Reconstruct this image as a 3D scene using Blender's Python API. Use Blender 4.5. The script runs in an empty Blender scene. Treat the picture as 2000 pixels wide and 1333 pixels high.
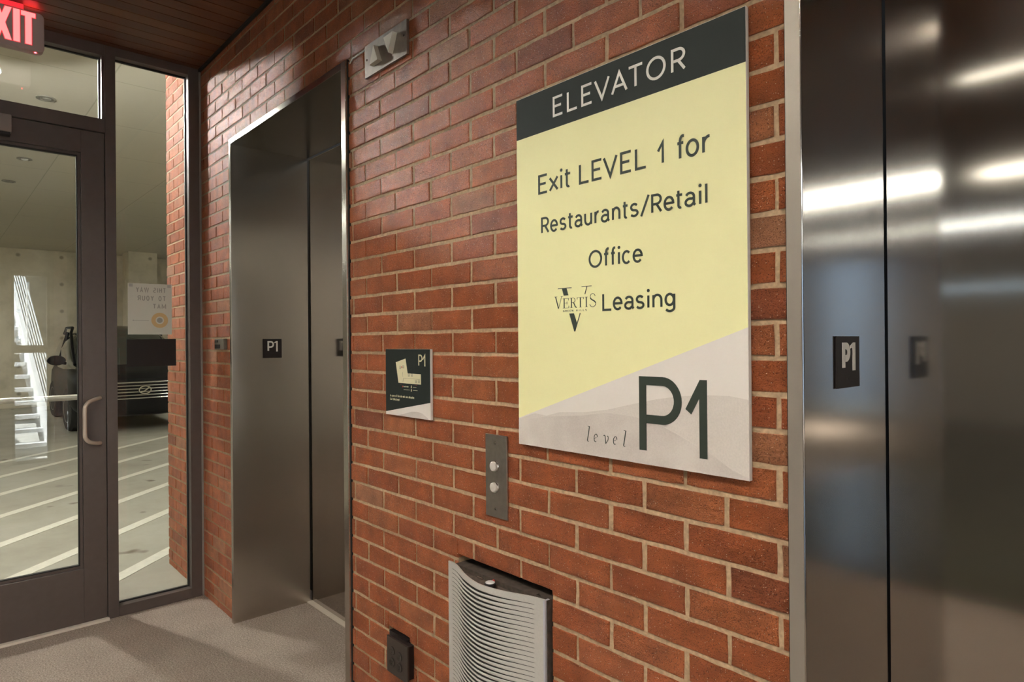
import bpy, bmesh, math, random
from mathutils import Vector, Matrix
random.seed(7)
scene = bpy.context.scene
COL = scene.collection
PI = math.pi

# ---------------------------------------------------------------- camera
cd = bpy.data.cameras.new('camera'); cam = bpy.data.objects.new('camera', cd); COL.objects.link(cam)
cd.sensor_fit = 'HORIZONTAL'; cd.sensor_width = 36.0; cd.lens = 1261.12 * 36.0 / 2000.0
cd.clip_start = 0.02; cd.clip_end = 200
R_ = Vector((0.67217067, 0.74035084, -0.0081992)); U_ = Vector((0.00651108, 0.00516291, 0.99996547)); F_ = Vector((-0.74036761, 0.67220085, 0.00135013))
m = Matrix((R_, U_, -F_)).transposed().to_4x4(); m.translation = Vector((0, -1.1282, 1.38))
cam.matrix_world = m
scene.camera = cam

# ---------------------------------------------------------------- world, sun, exposure
w = bpy.data.worlds.new('sky'); scene.world = w; w.use_nodes = True
bg = w.node_tree.nodes['Background']; bg.inputs[0].default_value = (0.62, 0.80, 1.0, 1); bg.inputs[1].default_value = 8.0
sd = bpy.data.lights.new('sun', 'SUN'); sun = bpy.data.objects.new('sun', sd); COL.objects.link(sun)
sd.energy = 90.0; sd.angle = 0.01; sd.color = (1.0, 0.97, 0.93)
sun.rotation_euler = Vector((-0.15, 0.72, -0.68)).to_track_quat('-Z', 'Y').to_euler()
scene.view_settings.view_transform = 'Standard'; scene.view_settings.look = 'None'
scene.view_settings.gamma = 1.0; scene.view_settings.exposure = 0.0; scene.view_settings.use_curve_mapping = False
DOWNLIGHT = 780.0        # emission of the recessed lamps of the lobby
GARAGE_LAMP = 2900.0     # emission of the wide lamp outside the door
GARAGE_FILL = 115.0      # emission of the unseen fill lamps added to brighten the garage

# ---------------------------------------------------------------- materials
def node_mat(name):
    mt = bpy.data.materials.new(name); mt.use_nodes = True
    nt = mt.node_tree; return mt, nt, nt.nodes['Principled BSDF']
def N(nt, kind, **kw):
    n = nt.nodes.new(kind)
    for k, v in kw.items():
        if k.startswith('i_'):
            key = k[2:]
            n.inputs[int(key) if key.isdigit() else key].default_value = v
        else: setattr(n, k, v)
    return n
def simple(name, col, rough=0.5, metal=0.0, emit=None, es=0.0, spec=0.5, noise=0.0, nscale=40, bump=0.0):
    mt, nt, p = node_mat(name)
    p.inputs['Base Color'].default_value = (*col, 1); p.inputs['Roughness'].default_value = rough
    p.inputs['Metallic'].default_value = metal; p.inputs['Specular IOR Level'].default_value = spec
    if emit: p.inputs['Emission Color'].default_value = (*emit, 1); p.inputs['Emission Strength'].default_value = es
    if noise or bump:
        tc = N(nt, 'ShaderNodeTexCoord'); nz = N(nt, 'ShaderNodeTexNoise', i_Scale=nscale, i_Detail=5.0)
        nt.links.new(tc.outputs['Object'], nz.inputs['Vector'])
        if noise:
            mx = N(nt, 'ShaderNodeMixRGB', blend_type='MULTIPLY'); mx.inputs[0].default_value = 1.0
            mx.inputs[1].default_value = (*col, 1)
            mr = N(nt, 'ShaderNodeMapRange', i_3=1.0 - noise, i_4=1.0 + noise); mr.inputs[1].default_value = 0.3; mr.inputs[2].default_value = 0.7
            nt.links.new(nz.outputs['Fac'], mr.inputs[0]); nt.links.new(mr.outputs[0], mx.inputs[2]); nt.links.new(mx.outputs[0], p.inputs['Base Color'])
        if bump:
            b = N(nt, 'ShaderNodeBump', i_Strength=bump, i_Distance=0.002)
            nt.links.new(nz.outputs['Fac'], b.inputs['Height']); nt.links.new(b.outputs[0], p.inputs['Normal'])
    return mt
def ramp(nt, stops):
    r = N(nt, 'ShaderNodeValToRGB'); cr = r.color_ramp
    while len(cr.elements) > 1: cr.elements.remove(cr.elements[-1])
    cr.elements[0].position = stops[0][0]; cr.elements[0].color = (*stops[0][1], 1)
    for pos, c in stops[1:]:
        e = cr.elements.new(pos); e.color = (*c, 1)
    return r
def brick_material():
    mt, nt, p = node_mat('brick'); L = nt.links.new
    at = N(nt, 'ShaderNodeAttribute', attribute_name='tone'); tc = N(nt, 'ShaderNodeTexCoord')
    rp = ramp(nt, [(0.0, (.31, .085, .036)), (.25, (.47, .120, .040)), (.6, (.56, .150, .048)), (.85, (.58, .192, .074)), (.95, (.53, .235, .12)), (1.0, (.60, .23, .04))])
    L(at.outputs['Fac'], rp.inputs[0])
    # blotches inside a brick
    n1 = N(nt, 'ShaderNodeTexNoise', i_Scale=14.0, i_Detail=3.0); L(tc.outputs['Object'], n1.inputs['Vector'])
    m1 = N(nt, 'ShaderNodeMapRange', i_3=.72, i_4=1.25); m1.inputs[1].default_value = .3; m1.inputs[2].default_value = .7; L(n1.outputs['Fac'], m1.inputs[0])
    x1 = N(nt, 'ShaderNodeMixRGB', blend_type='MULTIPLY'); x1.inputs[0].default_value = 1; L(rp.outputs[0], x1.inputs[1]); L(m1.outputs[0], x1.inputs[2])
    # pits
    mp = N(nt, 'ShaderNodeMapping'); mp.inputs['Scale'].default_value = (1.0, 1.0, 1.0); L(tc.outputs['Object'], mp.inputs[0])
    n2 = N(nt, 'ShaderNodeTexNoise', i_Scale=400.0, i_Detail=5.0, i_Roughness=.6); L(mp.outputs[0], n2.inputs['Vector'])
    r2 = ramp(nt, [(.36, (.3, .23, .19)), (.455, (1, 1, 1))]); L(n2.outputs['Fac'], r2.inputs[0])
    x2 = N(nt, 'ShaderNodeMixRGB', blend_type='MULTIPLY'); x2.inputs[0].default_value = .85; L(x1.outputs[0], x2.inputs[1]); L(r2.outputs[0], x2.inputs[2])
    # pale grains
    vo = N(nt, 'ShaderNodeTexVoronoi', i_Scale=230.0); L(tc.outputs['Object'], vo.inputs['Vector'])
    sx = N(nt, 'ShaderNodeSeparateColor'); L(vo.outputs['Color'], sx.inputs[0])
    lt = N(nt, 'ShaderNodeMath', operation='LESS_THAN'); lt.inputs[1].default_value = .22; L(vo.outputs['Distance'], lt.inputs[0])
    gt = N(nt, 'ShaderNodeMath', operation='GREATER_THAN'); gt.inputs[1].default_value = .80; L(sx.outputs[0], gt.inputs[0])
    ml = N(nt, 'ShaderNodeMath', operation='MULTIPLY'); L(lt.outputs[0], ml.inputs[0]); L(gt.outputs[0], ml.inputs[1])
    x3 = N(nt, 'ShaderNodeMixRGB'); x3.inputs[2].default_value = (.78, .55, .42, 1); L(ml.outputs[0], x3.inputs[0]); L(x2.outputs[0], x3.inputs[1])
    L(x3.outputs[0], p.inputs['Base Color'])
    p.inputs['Roughness'].default_value = .44; p.inputs['Specular IOR Level'].default_value = .55
    ad = N(nt, 'ShaderNodeMath', operation='ADD'); n3 = N(nt, 'ShaderNodeTexNoise', i_Scale=60.0, i_Detail=3.0); L(tc.outputs['Object'], n3.inputs['Vector'])
    L(n2.outputs['Fac'], ad.inputs[0]); L(n3.outputs['Fac'], ad.inputs[1])
    b = N(nt, 'ShaderNodeBump', i_Strength=1.0, i_Distance=.010); L(ad.outputs[0], b.inputs['Height']); L(b.outputs[0], p.inputs['Normal'])
    return mt
def carpet_material():
    mt, nt, p = node_mat('carpet'); L = nt.links.new
    tc = N(nt, 'ShaderNodeTexCoord')
    n1 = N(nt, 'ShaderNodeTexNoise', i_Scale=150.0, i_Detail=6.0, i_Roughness=.75); L(tc.outputs['Object'], n1.inputs['Vector'])
    n2 = N(nt, 'ShaderNodeTexNoise', i_Scale=6.0, i_Detail=3.0); L(tc.outputs['Object'], n2.inputs['Vector'])
    r = ramp(nt, [(.28, (.145, .11, .09)), (.5, (.365, .30, .252)), (.72, (.69, .585, .505))]); L(n1.outputs['Fac'], r.inputs[0])
    mr = N(nt, 'ShaderNodeMapRange', i_3=.85, i_4=1.15); L(n2.outputs['Fac'], mr.inputs[0])
    x = N(nt, 'ShaderNodeMixRGB', blend_type='MULTIPLY'); x.inputs[0].default_value = 1; L(r.outputs[0], x.inputs[1]); L(mr.outputs[0], x.inputs[2])
    L(x.outputs[0], p.inputs['Base Color']); p.inputs['Roughness'].default_value = .95; p.inputs['Specular IOR Level'].default_value = .1
    b = N(nt, 'ShaderNodeBump', i_Strength=.9, i_Distance=.006); L(n1.outputs['Fac'], b.inputs['Height']); L(b.outputs[0], p.inputs['Normal'])
    return mt
def steel_material(name, col, rough, aniso):
    mt, nt, p = node_mat(name); L = nt.links.new
    p.inputs['Base Color'].default_value = (*col, 1); p.inputs['Metallic'].default_value = 1.0
    tg = N(nt, 'ShaderNodeTangent', direction_type='RADIAL', axis='Z'); L(tg.outputs[0], p.inputs['Tangent'])
    p.inputs['Anisotropic'].default_value = aniso
    p.inputs['Roughness'].default_value = rough
    return mt
def wood_material():
    mt, nt, p = node_mat('cedar boards'); L = nt.links.new
    at = N(nt, 'ShaderNodeAttribute', attribute_name='tone'); tc = N(nt, 'ShaderNodeTexCoord')
    rp = ramp(nt, [(0, (.070, .020, .007)), (.5, (.10, .031, .010)), (1, (.125, .047, .014))]); L(at.outputs['Fac'], rp.inputs[0])
    mp = N(nt, 'ShaderNodeMapping'); mp.inputs['Scale'].default_value = (60, 3, 60); L(tc.outputs['Object'], mp.inputs[0])
    nz = N(nt, 'ShaderNodeTexNoise', i_Scale=1.0, i_Detail=5.0); L(mp.outputs[0], nz.inputs['Vector'])
    mr = N(nt, 'ShaderNodeMapRange', i_3=.7, i_4=1.3); L(nz.outputs['Fac'], mr.inputs[0])
    x = N(nt, 'ShaderNodeMixRGB', blend_type='MULTIPLY'); x.inputs[0].default_value = 1; L(rp.outputs[0], x.inputs[1]); L(mr.outputs[0], x.inputs[2])
    L(x.outputs[0], p.inputs['Base Color']); p.inputs['Roughness'].default_value = .45
    return mt
def concrete_wall_material():
    mt, nt, p = node_mat('board formed concrete'); L = nt.links.new
    tc = N(nt, 'ShaderNodeTexCoord')
    n1 = N(nt, 'ShaderNodeTexNoise', i_Scale=.9, i_Detail=6.0, i_Roughness=.65); L(tc.outputs['Object'], n1.inputs['Vector'])
    r = ramp(nt, [(.3, (.42, .38, .28)), (.5, (.64, .58, .45)), (.7, (.76, .70, .56))]); L(n1.outputs['Fac'], r.inputs[0])
    # tie holes on a grid
    sp = N(nt, 'ShaderNodeSeparateXYZ'); L(tc.outputs['Object'], sp.inputs[0])
    outs = []
    for k, per in ((1, .8), (2, .62)):
        d = N(nt, 'ShaderNodeMath', operation='DIVIDE'); d.inputs[1].default_value = per; L(sp.outputs[k], d.inputs[0])
        f = N(nt, 'ShaderNodeMath', operation='FRACT'); L(d.outputs[0], f.inputs[0])
        s = N(nt, 'ShaderNodeMath', operation='SUBTRACT'); s.inputs[1].default_value = .5; L(f.outputs[0], s.inputs[0])
        q = N(nt, 'ShaderNodeMath', operation='MULTIPLY'); q.inputs[1].default_value = per; L(s.outputs[0], q.inputs[0]); outs.append(q)
    cb = N(nt, 'ShaderNodeCombineXYZ'); L(outs[0].outputs[0], cb.inputs[0]); L(outs[1].outputs[0], cb.inputs[1])
    ln = N(nt, 'ShaderNodeVectorMath', operation='LENGTH'); L(cb.outputs[0], ln.inputs[0])
    lt = N(nt, 'ShaderNodeMapRange', i_3=.55, i_4=0.0); lt.inputs[1].default_value = .022; lt.inputs[2].default_value = .055; L(ln.outputs['Value'], lt.inputs[0])
    x = N(nt, 'ShaderNodeMixRGB'); x.inputs[2].default_value = (.07, .055, .035, 1); L(lt.outputs[0], x.inputs[0]); L(r.outputs[0], x.inputs[1])
    L(x.outputs[0], p.inputs['Base Color']); p.inputs['Roughness'].default_value = .85
    return mt
def garage_floor_material():
    mt, nt, p = node_mat('garage concrete floor'); L = nt.links.new
    tc = N(nt, 'ShaderNodeTexCoord')
    n1 = N(nt, 'ShaderNodeTexNoise', i_Scale=1.4, i_Detail=8.0, i_Roughness=.7); L(tc.outputs['Object'], n1.inputs['Vector'])
    r = ramp(nt, [(.3, (.335, .31, .25)), (.52, (.41, .39, .32)), (.72, (.46, .445, .38))]); L(n1.outputs['Fac'], r.inputs[0])
    n2 = N(nt, 'ShaderNodeTexNoise', i_Scale=3.2, i_Detail=2.0); L(tc.outputs['Object'], n2.inputs['Vector'])
    r2 = ramp(nt, [(.24, (.35, .3, .25)), (.31, (1, 1, 1))]); L(n2.outputs['Fac'], r2.inputs[0])
    x = N(nt, 'ShaderNodeMixRGB', blend_type='MULTIPLY'); x.inputs[0].default_value = 1; L(r.outputs[0], x.inputs[1]); L(r2.outputs[0], x.inputs[2])
    L(x.outputs[0], p.inputs['Base Color']); p.inputs['Roughness'].default_value = .6
    return mt
def garage_ceiling_material():
    mt, nt, p = node_mat('garage ceiling board'); L = nt.links.new
    tc = N(nt, 'ShaderNodeTexCoord'); mp = N(nt, 'ShaderNodeMapping'); L(tc.outputs['Object'], mp.inputs[0])
    br = N(nt, 'ShaderNodeTexBrick', offset=0.0, i_Scale=1.0); L(mp.outputs[0], br.inputs['Vector'])
    br.inputs['Color1'].default_value = (.56, .52, .42, 1); br.inputs['Color2'].default_value = (.54, .50, .41, 1); br.inputs['Mortar'].default_value = (.42, .39, .31, 1)
    br.inputs['Mortar Size'].default_value = .006; br.inputs['Brick Width'].default_value = 1.22; br.inputs['Row Height'].default_value = 1.22
    L(br.outputs['Color'], p.inputs['Base Color']); p.inputs['Roughness'].default_value = .8
    return mt
def glass_material():
    mt = bpy.data.materials.new('storefront glass'); mt.use_nodes = True; nt = mt.node_tree; nt.nodes.clear(); L = nt.links.new
    o = N(nt, 'ShaderNodeOutputMaterial'); mx = N(nt, 'ShaderNodeMixShader'); fr = N(nt, 'ShaderNodeFresnel', i_IOR=1.5)
    t = N(nt, 'ShaderNodeBsdfTransparent'); t.inputs[0].default_value = (.965, .98, .97, 1); g = N(nt, 'ShaderNodeBsdfGlossy'); g.inputs['Roughness'].default_value = .0
    ge = N(nt, 'ShaderNodeNewGeometry'); mr = N(nt, 'ShaderNodeMapRange', i_3=1.5, i_4=1 / 1.5); L(ge.outputs['Backfacing'], mr.inputs[0]); L(mr.outputs[0], fr.inputs['IOR'])
    L(fr.outputs[0], mx.inputs[0]); L(t.outputs[0], mx.inputs[1]); L(g.outputs[0], mx.inputs[2]); L(mx.outputs[0], o.inputs[0])
    return mt
def hills_material():
    mt, nt, p = node_mat('printed hillside'); L = nt.links.new
    tc = N(nt, 'ShaderNodeTexCoord')
    n1 = N(nt, 'ShaderNodeTexNoise', i_Scale=9.0, i_Detail=2.0); n2 = N(nt, 'ShaderNodeTexNoise', i_Scale=320.0, i_Detail=3.0)
    for n in (n1, n2): L(tc.outputs['Object'], n.inputs['Vector'])
    ad = N(nt, 'ShaderNodeMath', operation='MULTIPLY_ADD'); ad.inputs[1].default_value = .45; L(n2.outputs['Fac'], ad.inputs[0]); L(n1.outputs['Fac'], ad.inputs[2])
    r = ramp(nt, [(.5, (.56, .50, .465)), (.95, (.70, .645, .595))]); L(ad.outputs[0], r.inputs[0]); L(r.outputs[0], p.inputs['Base Color'])
    p.inputs['Roughness'].default_value = .45; p.inputs['Specular IOR Level'].default_value = .3
    return mt

M = dict(
    brick=brick_material(), mortar=simple('mortar', (.46, .325, .195), .9, noise=.22, nscale=120, bump=.6),
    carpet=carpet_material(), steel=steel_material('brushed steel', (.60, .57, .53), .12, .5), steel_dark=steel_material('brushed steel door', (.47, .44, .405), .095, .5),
    steel_soft=steel_material('soft brushed steel', (.60, .56, .505), .27, .8),
    strip=simple('satin frame face', (.36, .32, .275), .45, .45),
    steel_head_shade=steel_material('brushed steel head with shade', (.26, .24, .215), .22, .5),  # same steel as the jambs; underside shade put into a darker colour
    plate=simple('satin steel plate', (.42, .385, .35), .42, 1.0, noise=.08, nscale=60), chrome=simple('polished steel', (.75, .73, .70), .15, 1.0),
    bronze=simple('bronze anodised aluminium', (.105, .083, .075), .42, .25, noise=.05, nscale=30), gasket=simple('black gasket', (.012, .012, .012), .6),
    wood=wood_material(), concrete=concrete_wall_material(), gfloor=garage_floor_material(), gceil=garage_ceiling_material(), glass=glass_material(),
    stripe=simple('white road paint', (.74, .72, .62), .7, noise=.06, nscale=25), dark=simple('dark void', (.012, .011, .010), .8),
    tan=simple('pale plaster', (.56, .50, .43), .8), signdark=simple('dark green print', (.021, .027, .025), .5, spec=.15), yellow=simple('pale yellow print', (.90, .87, .48), .42, spec=.3),
    grey=simple('pale grey print', (.80, .75, .70), .42, spec=.3), hills=hills_material(), hill2=simple('printed far hill', (.69, .635, .585), .45, noise=.05, nscale=300, spec=.3), ink=simple('dark green ink', (.040, .052, .042), .5, spec=.3),
    white=simple('white letter', (.80, .77, .72), .5), edge=simple('white board edge', (.78, .75, .70), .5), black=simple('black plastic', (.016, .012, .012), .5, spec=.3), brownplastic=simple('dark brown plastic', (.035, .026, .021), .45, noise=.15, nscale=300),
    lampgrey=simple('beige lamp head', (.62, .58, .49), .45), alu=simple('cast aluminium', (.66, .64, .60), .40, .35, noise=.04, nscale=200), redplastic=simple('red plastic', (.5, .03, .02), .4),
    paper=simple('white paper', (.66, .66, .58), .8), papertext=simple('show-through grey ink', (.36, .36, .32), .8), tan_ring=simple('show-through amber ink', (.66, .47, .23), .8), tape=simple('clear tape', (.45, .45, .42), .5),
    handle=simple('satin bronze handle', (.62, .53, .44), .38, .35), barwhite=simple('satin aluminium bar', (.62, .60, .52), .4, .4), threshold=simple('aluminium threshold', (.72, .64, .55), .5, .2),
    exitbody=simple('white plastic housing', (.55, .43, .41), .5), exitred=simple('red exit letter edge', (.6, .02, .03), .4, emit=(1, .035, .05), es=.85), exitpink=simple('lit exit letter', (.8, .2, .2), .4, emit=(1.0, .36, .35), es=1.0), exitglow=simple('lit red lens', (.8, .05, .05), .4, emit=(1.0, .04, .05), es=22.0),
    carpaint=simple('black car paint', (.008, .008, .009), .45, 0.0, spec=.12), carglass=simple('dark car glass', (.05, .055, .045), .05, spec=.8), tyre=simple('tyre rubber', (.015, .015, .015), .8),
    lens=simple('lamp lens', (.9, .9, .9), .3, emit=(1.0, .92, .80), es=DOWNLIGHT), garagelens=simple('garage lamp lens', (.9, .9, .9), .3, emit=(1.0, .98, .92), es=GARAGE_LAMP), filllens=simple('garage fill lens', (.9, .9, .9), .3, emit=(1.0, .98, .90), es=GARAGE_FILL),
    slotlens=simple('slot lens', (.9, .9, .9), .3, emit=(.97, 1.0, .96), es=45.0), slotdim=simple('slim slot lens', (.9, .9, .9), .3, emit=(1.0, .94, .80), es=14.0),
    trimwhite=simple('white enamel', (.75, .75, .73), .4), canring=simple('dark can trim', (.2, .19, .16), .5), stair=simple('white painted steel', (.86, .88, .90), .5), pave=simple('pale paving', (.5, .5, .48), .9, noise=.1, nscale=5),
    sealant=simple('white sealant', (.75, .73, .68), .5), greywall=simple('garden wall', (.07, .065, .055), .9, noise=.2, nscale=3), foliage=simple('hedge green', (.05, .10, .03), .8, noise=.5, nscale=12), rim=simple('alloy rim', (.5, .49, .46), .3, .8), headlamp=simple('headlamp glass', (.5, .5, .5), .1, .5),
)

# ---------------------------------------------------------------- mesh helpers
ORG = {}
class MB:
    def __init__(s): s.v = []; s.f = []; s.t = []; s.m = []
    def add(s, vs, fs, tone=0.0, mi=0):
        o = len(s.v); s.v += [tuple(p) for p in vs]
        for f in fs: s.f.append([i + o for i in f]); s.t.append(tone); s.m.append(mi)
    def box(s, x0, x1, y0, y1, z0, z1, tone=0.0, mi=0):
        v = [(x, y, z) for z in (z0, z1) for y in (y0, y1) for x in (x0, x1)]
        s.add(v, [(0, 2, 3, 1), (4, 5, 7, 6), (0, 1, 5, 4), (2, 6, 7, 3), (0, 4, 6, 2), (1, 3, 7, 5)], tone, mi)
    def prism(s, poly, fn, a, b, tone=0.0, mi=0):
        # poly of (u, v); fn(u, v, w) -> point; solid from depth a to depth b
        n = len(poly); v = [fn(u, q, a) for u, q in poly] + [fn(u, q, b) for u, q in poly]
        s.add(v, [tuple(range(n)), tuple(range(2 * n - 1, n - 1, -1))] + [(i, i + n, (i + 1) % n + n, (i + 1) % n) for i in range(n)], tone, mi)
    def strip(s, pts, wd, fn, a, b, mi=0):
        # flat ribbon of width wd along (u, v) points, a solid between depth a and b
        s.n = getattr(s, 'n', 0) + 1; b = b + (s.n % 7) * 2.5e-5; a = a + (s.n % 7) * 1.0e-5
        q = [pts[0]]
        for p in pts[1:]:
            if math.hypot(p[0] - q[-1][0], p[1] - q[-1][1]) > wd * .06: q.append(p)
        pts = q; n = len(pts)
        if n < 2: return
        closed = (abs(pts[0][0] - pts[-1][0]) < 1e-7 and abs(pts[0][1] - pts[-1][1]) < 1e-7)
        L, R = [], []
        for i in range(n):
            p = pts[i]
            a0 = pts[i - 1] if i > 0 else (pts[-2] if closed else None); a1 = pts[i + 1] if i < n - 1 else (pts[1] if closed else None)
            def nr(p, q):
                dx, dy = q[0] - p[0], q[1] - p[1]; l = math.hypot(dx, dy) or 1e-9; return (-dy / l, dx / l)
            n0 = nr(a0, p) if a0 else None; n1 = nr(p, a1) if a1 else None
            if n0 and n1:
                mx, my = n0[0] + n1[0], n0[1] + n1[1]; l = math.hypot(mx, my)
                if l < 1e-6: mx, my, l = n1[0], n1[1], 1
                mx, my = mx / l, my / l; k = 1 / max(.38, mx * n1[0] + my * n1[1])
            else:
                mx, my = (n0 or n1); k = 1
            h = wd / 2 * k
            L.append((p[0] + mx * h, p[1] + my * h)); R.append((p[0] - mx * h, p[1] - my * h))
        v = [fn(*q, a) for q in L] + [fn(*q, a) for q in R] + [fn(*q, b) for q in L] + [fn(*q, b) for q in R]
        fs = []
        for i in range(n - 1):
            fs += [(i, i + 1, n + i + 1, n + i), (2 * n + i, 3 * n + i, 3 * n + i + 1, 2 * n + i + 1), (i, 2 * n + i, 2 * n + i + 1, i + 1), (n + i, n + i + 1, 3 * n + i + 1, 3 * n + i)]
        fs += [(0, n, 3 * n, 2 * n), (n - 1, 3 * n - 1, 4 * n - 1, 2 * n - 1)]
        s.add(v, fs, 0, mi)
    def tube(s, pts, r, seg=12, cap=True, mi=0):
        pts = [Vector(p) for p in pts]; n = len(pts); rings = []
        x = None
        for i in range(n):
            d = (pts[min(i + 1, n - 1)] - pts[max(i - 1, 0)]).normalized()
            if x is None: x = d.orthogonal()
            x = (x - d * x.dot(d)).normalized(); y = d.cross(x).normalized()
            rr = r[i] if isinstance(r, (list, tuple)) else r
            rings.append([pts[i] + (x * math.cos(2 * PI * k / seg) + y * math.sin(2 * PI * k / seg)) * rr for k in range(seg)])
        v = [p for g in rings for p in g]; fs = []
        for i in range(n - 1):
            for k in range(seg): fs.append((i * seg + k, i * seg + (k + 1) % seg, (i + 1) * seg + (k + 1) % seg, (i + 1) * seg + k))
        if cap: fs += [tuple(range(seg - 1, -1, -1)), tuple((n - 1) * seg + k for k in range(seg))]
        s.add(v, fs, 0, mi)
    def lathe(s, prof, c, axis, seg=32, mi=0, cap=True):
        # prof of (radius, distance along axis) from centre c
        axis = Vector(axis).normalized(); x = axis.orthogonal().normalized(); y = axis.cross(x); c = Vector(c)
        v = []; fs = []
        for r, d in prof:
            for k in range(seg):
                a = 2 * PI * k / seg; v.append(c + axis * d + (x * math.cos(a) + y * math.sin(a)) * max(r, 1e-5))
        for i in range(len(prof) - 1):
            for k in range(seg): fs.append((i * seg + k, i * seg + (k + 1) % seg, (i + 1) * seg + (k + 1) % seg, (i + 1) * seg + k))
        if cap: fs += [tuple(range(seg - 1, -1, -1)), tuple((len(prof) - 1) * seg + k for k in range(seg))]
        s.add(v, fs, 0, mi)
    def build(s, name, mat, parent=None, smooth=False, bevel=0.0):
        me = bpy.data.meshes.new(name); org = Vector(ORG.get(parent.name, (0, 0, 0))) if parent else Vector((0, 0, 0))
        me.from_pydata([(p[0] - org[0], p[1] - org[1], p[2] - org[2]) for p in s.v], [], s.f)
        for mm in (mat if isinstance(mat, (list, tuple)) else [mat]): me.materials.append(M[mm] if isinstance(mm, str) else mm)
        at = me.attributes.new('tone', 'FLOAT', 'FACE'); at.data.foreach_set('value', s.t)
        me.polygons.foreach_set('material_index', s.m)
        bm = bmesh.new(); bm.from_mesh(me); bmesh.ops.recalc_face_normals(bm, faces=bm.faces); bm.to_mesh(me); bm.free()
        if smooth:
            for p in me.polygons: p.use_smooth = True
        o = bpy.data.objects.new(name, me); COL.objects.link(o)
        if parent: o.parent = parent
        ORG[o.name] = tuple(org)
        if bevel:
            b = o.modifiers.new('bevel', 'BEVEL'); b.width = bevel; b.segments = 2; b.limit_method = 'ANGLE'; b.angle_limit = .6
        if smooth:
            try: me.set_sharp_from_angle(angle=0.6)
            except Exception: pass
        return o
def tag(o, label, cat, group=None, kind=None):
    o['label'] = label
    if cat: o['category'] = cat
    if group: o['group'] = group
    if kind: o['kind'] = kind
    return o
def thing(name, loc, label, cat, group=None, kind=None):
    o = bpy.data.objects.new(name, None); COL.objects.link(o); o.location = loc; o.empty_display_size = .05
    ORG[o.name] = tuple(loc); return tag(o, label, cat, group, kind)
def box(name, mat, parent, *b, bevel=0.0):
    k = MB(); k.box(*b); return k.build(name, mat, parent, bevel=bevel)
def rect_minus(rect, holes):
    out = [rect]
    for hx0, hx1, hz0, hz1 in holes:
        nxt = []
        for x0, x1, z0, z1 in out:
            if hx1 <= x0 or hx0 >= x1 or hz1 <= z0 or hz0 >= z1: nxt.append((x0, x1, z0, z1)); continue
            a, b = max(x0, hx0), min(x1, hx1)
            if x0 < a: nxt.append((x0, a, z0, z1))
            if b < x1: nxt.append((b, x1, z0, z1))
            if z0 < hz0: nxt.append((a, b, z0, hz0))
            if hz1 < z1: nxt.append((a, b, hz1, z1))
        out = nxt
    return out
wall_fn = lambda y0: (lambda u, v, d: (u, y0 - d, v))           # on the brick wall, d towards the room
store_fn = lambda x0: (lambda u, v, d: (x0 + d, u, v))           # parallel to the glazed front, d towards the room

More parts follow.
